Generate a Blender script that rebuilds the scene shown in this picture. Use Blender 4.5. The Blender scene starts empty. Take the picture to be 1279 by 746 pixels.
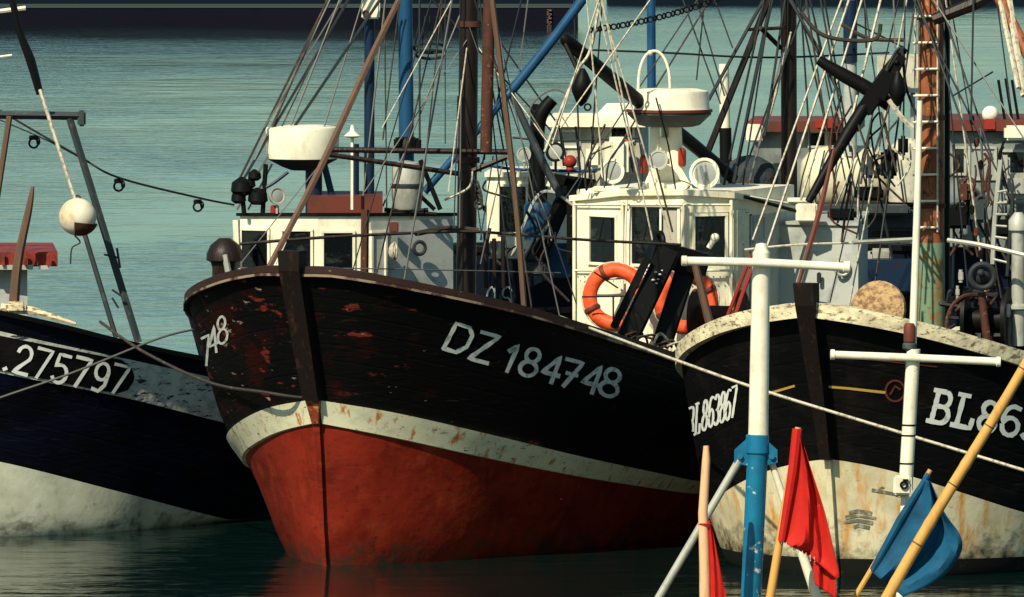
import bpy, bmesh, math, random
import numpy as np
from mathutils import Vector as V, Matrix
from mathutils.bvhtree import BVHTree
random.seed(7)
C = bpy.context.scene
COL = C.collection
# ---------------------------------------------------------------- camera
F, CX, CY, H = 12000.0, 639.5, 373.0, 7.8      # focal length in photo pixels, eye height
PITCH = math.atan(628/F)
cam = bpy.data.cameras.new('camera'); cam.sensor_width = 36; cam.lens = 36*F/1279
cam.clip_start = 1; cam.clip_end = 12000
co = bpy.data.objects.new('camera', cam); COL.objects.link(co)
co.location = (0, 0, H); co.rotation_euler = (math.pi/2-PITCH, 0, 0)
C.camera = co
# ---------------------------------------------------------------- light
SUN_AZ, SUN_EL = 31.0, 43.0                     # sun stands behind the camera, to the left
w = bpy.data.worlds.new('World'); C.world = w; w.use_nodes = True
nt = w.node_tree; nt.nodes.clear()
sky = nt.nodes.new('ShaderNodeTexSky'); sky.sky_type = 'NISHITA'; sky.sun_disc = False
sky.sun_elevation = math.radians(SUN_EL); sky.sun_rotation = math.radians(180+SUN_AZ)
sky.air_density = 1.0; sky.dust_density = 1.0; sky.ozone_density = 1.2
bg = nt.nodes.new('ShaderNodeBackground'); bg.inputs[1].default_value = 0.065
wo = nt.nodes.new('ShaderNodeOutputWorld')
tint = nt.nodes.new('ShaderNodeMix'); tint.data_type = 'RGBA'; tint.blend_type = 'MULTIPLY'; tint.inputs[0].default_value = 1
tint.inputs[7].default_value = (.78, 1.08, .98, 1); nt.links.new(sky.outputs[0], tint.inputs[6]); nt.links.new(tint.outputs[2], bg.inputs[0]); nt.links.new(bg.outputs[0], wo.inputs[0])
sl = bpy.data.lights.new('sun', 'SUN'); sl.energy = 4.1; sl.angle = math.radians(0.5); sl.color = (1.0, 0.91, 0.69)
so = bpy.data.objects.new('sun', sl); COL.objects.link(so)
az, el = math.radians(SUN_AZ), math.radians(SUN_EL)
SD = V((-math.sin(az)*math.cos(el), -math.cos(az)*math.cos(el), math.sin(el)))
so.rotation_euler = SD.to_track_quat('Z', 'Y').to_euler(); so.location = (0, 0, 60)
C.view_settings.view_transform = 'Standard'; C.view_settings.look = 'None'
C.view_settings.exposure = 0.52; C.view_settings.gamma = 1.0
# ---------------------------------------------------------------- pixel <-> world
sp, cp = math.sin(PITCH), math.cos(PITCH)
def ray(px, py):
    dx, dy = (px-CX)/F, -(py-CY)/F
    return V((dx, cp+dy*sp, -sp+dy*cp))
def U(px, py, Y):
    r = ray(px, py); t = Y/r.y
    return V((r.x*t, Y, H+r.z*t))
def Wp(px, py):
    r = ray(px, py); t = -H/r.z
    return V((r.x*t, r.y*t, 0))
def Pj(p):
    d = V(p)-V((0, 0, H)); z = d.y*cp-d.z*sp; u = d.y*sp+d.z*cp
    return CX+F*d.x/z, CY-F*u/z
def PX(Y): return Y/F                            # metres per photo pixel at depth Y
# ---------------------------------------------------------------- materials
def mat(name, col, rough=.55, metal=0., spec=.22, layers=(), bump=None, coat=0., planks=0):
    m = bpy.data.materials.new(name); m.use_nodes = True
    n = m.node_tree; L = n.links; b = n.nodes['Principled BSDF']
    b.inputs['Roughness'].default_value = rough; b.inputs['Metallic'].default_value = metal
    b.inputs['Specular IOR Level'].default_value = spec; b.inputs['Coat Weight'].default_value = coat
    tc = n.nodes.new('ShaderNodeTexCoord'); cur = None
    for lay in layers:
        c2, sc, lo, hi, st = lay[:5]
        mp = n.nodes.new('ShaderNodeMapping'); mp.inputs['Scale'].default_value = st
        mp.inputs['Location'].default_value = (random.random()*9, random.random()*9, random.random()*9)
        L.new(tc.outputs['Object'], mp.inputs[0])
        no = n.nodes.new('ShaderNodeTexNoise'); no.inputs['Scale'].default_value = sc
        no.inputs['Detail'].default_value = 6; no.inputs['Roughness'].default_value = .65
        L.new(mp.outputs[0], no.inputs[0])
        mr = n.nodes.new('ShaderNodeMapRange'); mr.inputs[1].default_value = lo; mr.inputs[2].default_value = hi
        if len(lay) > 5:                          # wear gathered round one spot: (centre, radius, strength)
            ce, rad, stg = lay[5]
            vd = n.nodes.new('ShaderNodeVectorMath'); vd.operation = 'DISTANCE'; vd.inputs[1].default_value = ce; L.new(tc.outputs['Object'], vd.inputs[0])
            dv = n.nodes.new('ShaderNodeMath'); dv.operation = 'MULTIPLY'; dv.inputs[1].default_value = -stg/rad; L.new(vd.outputs['Value'], dv.inputs[0])
            ad = n.nodes.new('ShaderNodeMath'); ad.operation = 'ADD'; L.new(dv.outputs[0], ad.inputs[0]); L.new(no.outputs[0], ad.inputs[1]); L.new(ad.outputs[0], mr.inputs[0])
        else: L.new(no.outputs[0], mr.inputs[0])
        mx = n.nodes.new('ShaderNodeMix'); mx.data_type = 'RGBA'
        if cur is None: mx.inputs[6].default_value = (*col, 1)
        else: L.new(cur, mx.inputs[6])
        mx.inputs[7].default_value = (*c2, 1); L.new(mr.outputs[0], mx.inputs[0]); cur = mx.outputs[2]
    if cur is None: b.inputs['Base Color'].default_value = (*col, 1)
    else: L.new(cur, b.inputs['Base Color'])
    if bump:
        mp = n.nodes.new('ShaderNodeMapping'); mp.inputs['Scale'].default_value = bump[2] if len(bump) > 2 else (1, 1, 1)
        L.new(tc.outputs['Object'], mp.inputs[0])
        no = n.nodes.new('ShaderNodeTexNoise'); no.inputs['Scale'].default_value = bump[0]; no.inputs['Detail'].default_value = 5
        L.new(mp.outputs[0], no.inputs[0])
        bp = n.nodes.new('ShaderNodeBump'); bp.inputs['Strength'].default_value = bump[1]; bp.inputs['Distance'].default_value = .02
        if planks:                                # caulked seams following the sheer
            at = n.nodes.new('ShaderNodeAttribute'); at.attribute_name = 'plank'
            mm = n.nodes.new('ShaderNodeMath'); mm.operation = 'MULTIPLY'; mm.inputs[1].default_value = planks; L.new(at.outputs['Fac'], mm.inputs[0])
            pp = n.nodes.new('ShaderNodeMath'); pp.operation = 'PINGPONG'; pp.inputs[1].default_value = .5; L.new(mm.outputs[0], pp.inputs[0])
            sm = n.nodes.new('ShaderNodeMapRange'); sm.inputs[1].default_value = 0; sm.inputs[2].default_value = .10; L.new(pp.outputs[0], sm.inputs[0])
            b2 = n.nodes.new('ShaderNodeBump'); b2.inputs['Strength'].default_value = .3; b2.inputs['Distance'].default_value = .008
            L.new(sm.outputs[0], b2.inputs['Height']); L.new(b2.outputs[0], bp.inputs['Normal'])
        L.new(no.outputs[0], bp.inputs['Height']); L.new(bp.outputs[0], b.inputs['Normal'])
    return m
I = (1, 1, 1)
M = {}
BOWC = (-1.35, -1.2, 2.3)                       # bow of the main boat in its own coordinates
M['hull_black'] = mat('black_hull_paint', (.0035, .0035, .0035), .6, spec=.06, layers=[
    ((.022, .004, .003), 2.2, .46, .60, (1, 1, 1.6), (BOWC, 1.6, .10)), ((.13, .020, .013), 2.1, .585, .60, (1, 1, 3.0), (BOWC, 1.6, .055)),
    ((.34, .22, .17), 3.6, .612, .63, (1, 1, 3.2), (BOWC, 1.6, .055)), ((.07, .012, .01), 3.0, .66, .70, (1, 1, 2.5)), ((.022, .020, .018), 6, .62, .76, (.5, .5, 3))], bump=(6, .3, (1, 1, 5)), planks=9)
M['hull_black2'] = mat('black_hull_paint_clean', (.0035, .0035, .004), .6, spec=.08, layers=[((.012, .009, .008), 2, .5, .7, I), ((.022, .020, .018), 6, .62, .76, (.5, .5, 3))], bump=(5, .3, (1, 1, 5)), planks=8)
M['hull_navy'] = mat('navy_hull_paint', (.003, .004, .014), .55, spec=.1, layers=[((.002, .002, .004), 1.5, .42, .6, (1, 1, 2)), ((.08, .06, .045), 9, .68, .74, (1, 1, 3)), ((.02, .02, .024), 5, .60, .76, (.5, .5, 3))], bump=(5, .3, (1, 1, 5)), planks=6)
M['hull_navy2'] = mat('dark_navy_hull_paint', (.004, .008, .018), .5, spec=.2, layers=[((.04, .02, .015), 5, .62, .7, I)])
M['red_bottom'] = mat('red_antifouling_paint', (.21, .017, .007), .62, spec=.12, layers=[
    ((.11, .008, .004), 1.6, .42, .62, (1, 1, .9)), ((.27, .034, .011), 3.5, .52, .74, (1, 1, .6)), ((.10, .010, .006), 6, .58, .70, (1, 1, 1.6)), ((.55, .38, .30), 5, .60, .62, (1.5, 1.5, .8), ((-1.45, -1.3, 1.0), 1, .25)), ((.17, .03, .012), 12, .55, .75, (.5, .5, 3)), ((.035, .030, .018), 5, -59.642, -59.362, (1, 1, 1.2), ((0, 0, -100), 100, 60)),
    ((.06, .012, .01), 5, .64, .74, (1.5, 1.5, .5)), ((.55, .42, .36), 9, .72, .76, (1, 1, .7))], bump=(8, .35))
M['strake'] = mat('cream_strake_paint', (.70, .66, .47), .6, layers=[((.50, .48, .34), 4, .5, .75, (1, 1, 2)),
    ((.45, .17, .03), 6, .56, .66, (1.5, 1.5, .35)), ((.05, .03, .02), 9, .63, .66, (1, 1, 3.5))])
M['peel_white'] = mat('peeling_white_paint', (.62, .62, .54), .65, layers=[((.38, .40, .36), 5, .45, .6, (1, 1, 2)),
    ((.03, .035, .045), 7, .575, .60, (.7, .7, 3.5)), ((.25, .10, .04), 9, .68, .74, (2, 2, 1))], bump=(10, .4))
M['peel_cap'] = mat('flaking_cream_gunwale', (.76, .67, .44), .7, layers=[((.50, .42, .28), 4, .42, .62, (1, 1, 2.0)), ((.22, .15, .09), 9, .54, .62, (1, 1, 2.4)),
    ((.05, .04, .03), 16, .60, .64, (1, 1, 2.4)), ((.30, .11, .04), 7, .66, .72, I)], bump=(12, .5))
M['dirty_white'] = mat('grimy_white_bottom', (.72, .64, .43), .65, layers=[((.48, .42, .27), 2.2, .45, .7, (1, 1, .8)),
    ((.60, .27, .05), 3.5, .50, .68, (2.2, 2.2, .16)), ((.09, .08, .06), 6, .66, .72, (1, 1, 2)), ((.035, .030, .018), 5, -59.786, -59.506, (1, 1, 1.2), ((0, 0, -100), 100, 60))], bump=(5, .3))
M['grey_white'] = mat('algae_stained_white', (.62, .63, .50), .6, layers=[((.42, .42, .33), 2.5, .42, .72, (1, 1, 1)),
    ((.25, .26, .18), 4, .58, .8, (1.5, 1.5, .6)), ((.035, .030, .018), 5, -59.600, -59.320, (1, 1, 1.2), ((0, 0, -100), 100, 60))], bump=(5, .3))
M['weed'] = mat('waterline_weed', (.006, .006, .005), .8, layers=[((.03, .028, .018), 9, .6, .7, I)])
M['cap_brown'] = mat('brown_cap_wood', (.030, .013, .010), .55, layers=[((.28, .22, .18), 8, .64, .72, (1, 1, 2)), ((.02, .012, .01), 4, .5, .62, I)])
M['cap_tan'] = mat('worn_tan_cap', (.26, .19, .13), .6, layers=[((.05, .02, .015), 3, .45, .56, I)])
M['stem'] = mat('weathered_stem_wood', (.012, .008, .007), .6, spec=.1, layers=[((.05, .02, .013), 6, .55, .7, (2, 2, .5))], bump=(10, .4, (3, 3, .5)))
M['rusty_stem'] = mat('rusty_stem_iron', (.20, .035, .015), .7, layers=[((.45, .20, .06), 10, .52, .62, I), ((.02, .012, .01), 8, .58, .64, I), ((.5, .38, .3), 6, .66, .7, I)])
M['cream'] = mat('cream_cabin_paint', (.84, .79, .61), .5, layers=[((.60, .52, .35), 3, .46, .75, (1, 1, .7)), ((.50, .22, .05), 7, .64, .72, (2.5, 2.5, .3)), ((.3, .22, .14), 14, .66, .72, I)], bump=(7, .12))
M['white'] = mat('white_enamel', (.80, .75, .60), .5, layers=[((.58, .50, .36), 5, .48, .75, (1, 1, .6)), ((.45, .22, .08), 8, .66, .74, (2, 2, .4)), ((.22, .17, .12), 18, .67, .72, I)])
M['grey_paint'] = mat('grey_cabin_paint', (.42, .44, .41), .55, layers=[((.28, .29, .27), 3, .48, .7, I), ((.22, .10, .04), 9, .68, .74, (2, 2, .5))], bump=(8, .2))
M['grey_old'] = mat('grimy_blue_grey_cabin', (.20, .23, .22), .6, layers=[((.10, .115, .115), 3, .44, .64, I), ((.12, .05, .03), 7, .60, .68, (2, 2, .5)), ((.34, .34, .29), 8, .64, .70, I)], bump=(8, .3))
M['grey_dark'] = mat('dark_grey_paint', (.035, .045, .05), .6, layers=[((.10, .10, .09), 5, .55, .7, I)])
M['black'] = mat('black_paint', (.004, .004, .004), .5, spec=.12, layers=[((.02, .012, .01), 9, .62, .72, I)])
M['brown'] = mat('dark_brown_mast_paint', (.014, .008, .007), .45, layers=[((.05, .026, .018), 5, .55, .75, (2, 2, .4)), ((.015, .01, .01), 6, .55, .7, (2, 2, .6))], bump=(9, .3, (3, 3, .4)))
M['rust'] = mat('rusty_iron', (.075, .028, .018), .75, layers=[((.05, .02, .015), 7, .5, .62, I), ((.36, .15, .06), 12, .6, .7, I)])
M['tan_wood'] = mat('tan_spar_wood', (.115, .066, .046), .55, layers=[((.16, .09, .05), 6, .5, .7, (3, 3, .4))])
M['mast_wood'] = mat('varnished_orange_wood', (.30, .095, .038), .5, layers=[((.15, .045, .02), 4, .42, .66, (3, 3, .5)), ((.05, .022, .012), 7, .56, .64, (2, 2, .9)), ((.42, .22, .12), 12, .62, .68, I)], bump=(9, .3, (4, 4, .3)))
M['green_old'] = mat('flaking_green_paint', (.16, .24, .15), .65, layers=[((.26, .15, .05), 7, .5, .58, I), ((.05, .08, .06), 9, .6, .68, I)])
M['blue'] = mat('bright_blue_paint', (.012, .065, .15), .45, layers=[((.006, .04, .11), 5, .5, .7, I), ((.25, .25, .22), 11, .70, .74, I)])
M['navy'] = mat('navy_mast_paint', (.006, .020, .050), .45, layers=[((.02, .015, .015), 5, .55, .7, I)])
M['teal'] = mat('scuffed_blue_pole_paint', (.006, .15, .28), .45, layers=[((.008, .09, .18), 4, .45, .7, I), ((.55, .55, .48), 5, .60, .63, (1, 1, 1.3)), ((.12, .05, .02), 9, .68, .72, I)], coat=.2)
M['red'] = mat('red_paint', (.28, .028, .018), .5, layers=[((.22, .03, .02), 5, .5, .7, I)])
M['redroof'] = mat('faded_red_brown_trim', (.13, .03, .02), .55, layers=[((.07, .03, .02), 4, .5, .65, I)])
M['redroof2'] = mat('weathered_red_trim', (.24, .03, .02), .6, layers=[((.10, .02, .015), 5, .45, .6, I), ((.4, .3, .2), 9, .66, .7, I)])
M['orange'] = mat('orange_lifebuoy_skin', (.72, .095, .025), .5, layers=[((.50, .05, .015), 7, .5, .65, I), ((.10, .02, .01), 14, .66, .72, I)], bump=(14, .2))
M['glass'] = mat('dark_window_glass', (.004, .006, .008), .06, spec=.45, layers=[((.05, .06, .055), 3, .55, .75, (1, 1, 2))], bump=(2.5, .5))
M['curtain'] = mat('pale_curtain', (.45, .42, .34), .8, bump=(25, .8, (6, 6, .1)))
M['rope'] = mat('pale_rope', (.55, .49, .38), .8, layers=[((.30, .25, .18), 20, .5, .6, I)])
M['rope_dark'] = mat('tarred_rope', (.045, .035, .03), .8, layers=[((.10, .08, .06), 12, .55, .65, I)])
M['wire'] = mat('grey_steel_wire', (.16, .15, .14), .5, metal=.3)
M['wire_dark'] = mat('dark_steel_wire', (.022, .026, .030), .6)
M['chrome'] = mat('lamp_reflector', (.55, .55, .50), .25, metal=.8)
M['lens'] = mat('lamp_lens', (.30, .31, .29), .15, spec=.6)
M['galv'] = mat('galvanised_steel', (.42, .42, .37), .5, metal=.2, layers=[((.28, .27, .23), 5, .5, .65, (1, 1, .5))])
M['letter'] = mat('off_white_lettering_paint', (.84, .84, .78), .6, layers=[((.40, .40, .36), 9, .60, .70, I)])
M['letter_worn'] = mat('worn_grey_lettering_paint', (.62, .64, .60), .6, layers=[((.25, .26, .25), 9, .52, .66, I)])
M['letter_dim'] = mat('faded_grey_lettering_paint', (.40, .44, .42), .6, layers=[((.10, .10, .10), 22, .56, .62, I)])
M['redflag'] = mat('red_flag_cloth', (.48, .014, .009), .75, layers=[((.38, .012, .010), 5, .5, .7, I)], bump=(30, .15))
M['blueflag'] = mat('blue_flag_cloth', (.005, .075, .16), .75, layers=[((.004, .045, .10), 4, .5, .7, I)], bump=(30, .15))
M['bamboo'] = mat('yellow_bamboo_cane', (.62, .33, .09), .45, layers=[((.45, .22, .06), 4, .5, .7, (3, 3, .5))])
M['pinkwood'] = mat('bare_peeled_wood', (.70, .42, .24), .6, layers=[((.45, .22, .10), 6, .52, .7, (3, 3, .6))])
M['float'] = mat('rust_stained_float', (.70, .64, .50), .5, layers=[((.50, .36, .20), 4, .5, .7, I)])
M['deck'] = mat('dark_stained_deck', (.035, .020, .016), .7, layers=[((.08, .04, .03), 4, .5, .7, I)])
M['deckgrey'] = mat('grey_plank_deck', (.16, .14, .11), .8, layers=[((.08, .07, .06), 6, .5, .7, (1, 6, 1))])
M['yellowp'] = mat('yellow_trim_paint', (.55, .33, .07), .55)
M['netting'] = mat('tan_netting', (.46, .30, .15), .9, layers=[((.20, .11, .06), 14, .45, .6, I)], bump=(40, 1))
M['darknet'] = mat('dark_netting', (.03, .045, .055), .9, layers=[((.07, .05, .04), 10, .5, .65, I)], bump=(25, 1))
M['old_white'] = mat('weathered_white_cabin', (.58, .55, .44), .6, layers=[((.35, .32, .25), 3, .45, .65, I), ((.20, .12, .07), 7, .60, .68, (2, 2, .5)), ((.08, .08, .07), 9, .66, .70, I)])
M['tarp'] = mat('cream_tank_paint', (.66, .60, .42), .55, layers=[((.45, .40, .28), 3, .5, .7, I)])
M['ship_red'] = mat(spec=.03, name='ship_boot_topping', col=(.007, .006, .013), rough=.8, layers=[((.004, .006, .013), .5, .45, .65, (1, 1, 2))])
M['ship_dark'] = mat(spec=.03, name='ship_dark_side', col=(.005, .010, .018), rough=.8)
M['ship_line'] = mat(spec=.03, name='ship_waterline_stripe', col=(.045, .06, .065), rough=.8)
M['ship_mark'] = mat('ship_draught_mark', (.12, .06, .06), .7)
# ---------------------------------------------------------------- mesh builder
class MB:
    def __init__(s): s.v = []; s.f = []; s.mi = []; s.cur = 0
    def add(s, vs, fs):
        k = len(s.v); s.v += [V(p) for p in vs]
        for f in fs: s.f.append([k+i for i in f]); s.mi.append(s.cur)
        return s
    def tube(s, pts, r, n=8, caps=True):
        pts = [V(p) for p in pts]; rs = r if isinstance(r, (list, tuple)) else [r]*len(pts)
        rings = []; up = None
        for i, p in enumerate(pts):
            d = (pts[min(i+1, len(pts)-1)]-pts[max(i-1, 0)])
            d = d.normalized() if d.length > 1e-9 else V((0, 0, 1))
            if up is None: up = V((0, 0, 1)) if abs(d.z) < .9 else V((0, 1, 0))
            a = d.cross(up).normalized(); b = a.cross(d).normalized(); up = b
            rings.append([p+(a*math.cos(2*math.pi*k/n)+b*math.sin(2*math.pi*k/n))*rs[i] for k in range(n)])
        vs = [q for r_ in rings for q in r_]; fs = []
        for i in range(len(pts)-1):
            for k in range(n):
                fs.append((i*n+k, i*n+(k+1) % n, (i+1)*n+(k+1) % n, (i+1)*n+k))
        if caps: fs += [tuple(range(n))[::-1], tuple((len(pts)-1)*n+k for k in range(n))]
        return s.add(vs, fs)
    def box(s, c, sx, sy, sz, ax=None, bev=0):
        c = V(c); X, Y, Z = ax if ax else (V((1, 0, 0)), V((0, 1, 0)), V((0, 0, 1)))
        bm = bmesh.new(); bmesh.ops.create_cube(bm, size=1)
        for v in bm.verts: v.co = V((v.co.x*sx, v.co.y*sy, v.co.z*sz))
        if bev: bmesh.ops.bevel(bm, geom=bm.edges[:], offset=bev, segments=2, affect='EDGES')
        bm.verts.index_update()
        s.add([c+X*v.co.x+Y*v.co.y+Z*v.co.z for v in bm.verts], [[v.index for v in f.verts] for f in bm.faces]); bm.free()
        return s
    def lathe(s, base, axis, prof, n=24):       # prof: (radius, distance along axis)
        base = V(base); d = V(axis).normalized(); up = V((0, 0, 1)) if abs(d.z) < .9 else V((0, 1, 0))
        a = d.cross(up).normalized(); b = a.cross(d).normalized(); vs = []; fs = []
        for r, t in prof:
            for k in range(n):
                an = 2*math.pi*k/n; vs.append(base+d*t+(a*math.cos(an)+b*math.sin(an))*max(r, .0005))
        for i in range(len(prof)-1):
            for k in range(n): fs.append((i*n+k, i*n+(k+1) % n, (i+1)*n+(k+1) % n, (i+1)*n+k))
        fs += [tuple(range(n))[::-1], tuple((len(prof)-1)*n+k for k in range(n))]
        return s.add(vs, fs)
    def ball(s, c, r, sz=1., n=20, m=12):
        return s.lathe(V(c)-V((0, 0, r*sz)), (0, 0, 1), [(r*math.sin(math.pi*i/m), r*sz*(1-math.cos(math.pi*i/m))) for i in range(m+1)], n)
    def torus(s, c, axis, R, r, n=36, m=12, a0=0, a1=2*math.pi, squash=1.):
        c = V(c); d = V(axis).normalized(); up = V((0, 0, 1)) if abs(d.z) < .9 else V((0, 1, 0))
        a = d.cross(up).normalized(); b = a.cross(d).normalized(); full = abs(a1-a0-2*math.pi) < 1e-6
        pts = []
        for k in range(n+(0 if full else 1)):
            t = a0+(a1-a0)*k/n; e = a*math.cos(t)+b*math.sin(t)
            pts.append([c+e*(R+r*math.cos(2*math.pi*j/m))+d*(r*squash*math.sin(2*math.pi*j/m)) for j in range(m)])
        vs = [q for p in pts for q in p]; fs = []; K = len(pts)
        for k in range(K if full else K-1):
            for j in range(m): fs.append((k*m+j, k*m+(j+1) % m, ((k+1) % K)*m+(j+1) % m, ((k+1) % K)*m+j))
        return s.add(vs, fs)
    def prism(s, plan, z0, z1):                 # plan: list of XY, vertical prism
        n = len(plan); zz0 = z0 if isinstance(z0, list) else [z0]*n; zz1 = z1 if isinstance(z1, list) else [z1]*n
        vs = [(p[0], p[1], zz0[i]) for i, p in enumerate(plan)]+[(p[0], p[1], zz1[i]) for i, p in enumerate(plan)]
        return s.add(vs, [(i, (i+1) % n, n+(i+1) % n, n+i) for i in range(n)]+[tuple(range(n))[::-1], tuple(range(n, 2*n))])
    def build(s, name, m, parent=None, smooth=True, root=None):
        me = bpy.data.meshes.new(name)
        r = root_of(parent); off = r.location if r is not None else V((0, 0, 0))
        me.from_pydata([tuple(p-off) for p in s.v], [], s.f)
        for k in (m if isinstance(m, list) else [m]): me.materials.append(M[k])
        if isinstance(m, list): me.polygons.foreach_set('material_index', s.mi)
        bm = bmesh.new(); bm.from_mesh(me); bmesh.ops.recalc_face_normals(bm, faces=bm.faces[:]); bm.to_mesh(me); bm.free()
        if smooth:
            me.polygons.foreach_set('use_smooth', [True]*len(me.polygons)); me.set_sharp_from_angle(angle=math.radians(38))
        me.update()
        o = bpy.data.objects.new(name, me); COL.objects.link(o)
        if parent is not None: o.parent = parent
        return o
def root_of(o):
    if o is None: return None
    while o.parent: o = o.parent
    return o if o.type == 'EMPTY' else None
def tag(o, label, cat, group=None):
    o['label'] = label; o['category'] = cat
    if group: o['group'] = group
    return o
def thing(name, label, cat, loc, group=None):
    o = bpy.data.objects.new(name, None); o.empty_display_size = .2; COL.objects.link(o); o.location = V(loc)
    return tag(o, label, cat, group)
def struct(o): o['kind'] = 'structure'; return o
def curve_pts(pts, n=8, sag=0):                 # Catmull-Rom through points, plus sag
    pts = [V(p) for p in pts]
    if len(pts) == 2:
        return [pts[0].lerp(pts[1], i/n)-V((0, 0, sag*4*(i/n)*(1-i/n))) for i in range(n+1)]
    out = []
    for i in range(len(pts)-1):
        p0, p1, p2, p3 = pts[max(i-1, 0)], pts[i], pts[i+1], pts[min(i+2, len(pts)-1)]
        for k in range(n):
            t = k/n
            out.append(.5*((2*p1)+(p2-p0)*t+(2*p0-5*p1+4*p2-p3)*t*t+(3*p1-p0-3*p2+p3)*t**3))
    return out+[pts[-1]]
def line(parent, name, pp, rpx, m, sag=0, n=6, Y=None, seg=6):
    """pp: list of (px,py,Y) ; rpx radius in photo pixels"""
    if name in ('stay', 'shroud', 'halyard', 'mizzen_stay') and len(pp) == 2 and -30 < pp[0][1] < 130 and not (570 < pp[0][0] < 600 or 978 < pp[0][0] < 992):
        a_, b__ = pp[0], pp[1]
        if abs(b__[1]-a_[1]) > .6*abs(b__[0]-a_[0]) and b__[1] > a_[1]:
            q = (a_[1]+45)/(b__[1]-a_[1]); pp = [(a_[0]-(b__[0]-a_[0])*q, -45, a_[2])+tuple(), b__]
    pts = [U(p[0], p[1], p[2] if len(p) > 2 else Y) for p in pp]
    b = MB(); c = curve_pts(pts, seg, sag) if (sag or len(pts) > 2) else pts
    r = rpx*PX(pts[0].y) if not isinstance(rpx, (list, tuple)) else [q*PX(pts[0].y) for q in rpx]
    if isinstance(r, list) and len(r) != len(c): r = list(np.interp(np.linspace(0, 1, len(c)), np.linspace(0, 1, len(r)), r))
    b.tube(c, r, n)
    return b.build(name, m, parent)
# ---------------------------------------------------------------- hulls
def smooth_interp(x, tab):
    xs = [t[0] for t in tab]; ys = [t[1] for t in tab]
    if x <= xs[0]: return ys[0]
    if x >= xs[-1]: return ys[-1]
    i = max(k for k in range(len(xs)) if xs[k] <= x); i = min(i, len(xs)-2)
    def sl(k):
        if k == 0: return (ys[1]-ys[0])/(xs[1]-xs[0])
        if k == len(xs)-1: return (ys[-1]-ys[-2])/(xs[-1]-xs[-2])
        a = (ys[k]-ys[k-1])/(xs[k]-xs[k-1]); b = (ys[k+1]-ys[k])/(xs[k+1]-xs[k])
        return 0 if a*b <= 0 else 2*a*b/(a+b)
    h = xs[i+1]-xs[i]; t = (x-xs[i])/h
    return (2*t**3-3*t*t+1)*ys[i]+(t**3-2*t*t+t)*h*sl(i)+(-2*t**3+3*t*t)*ys[i+1]+(t**3-t*t)*h*sl(i+1)
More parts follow.
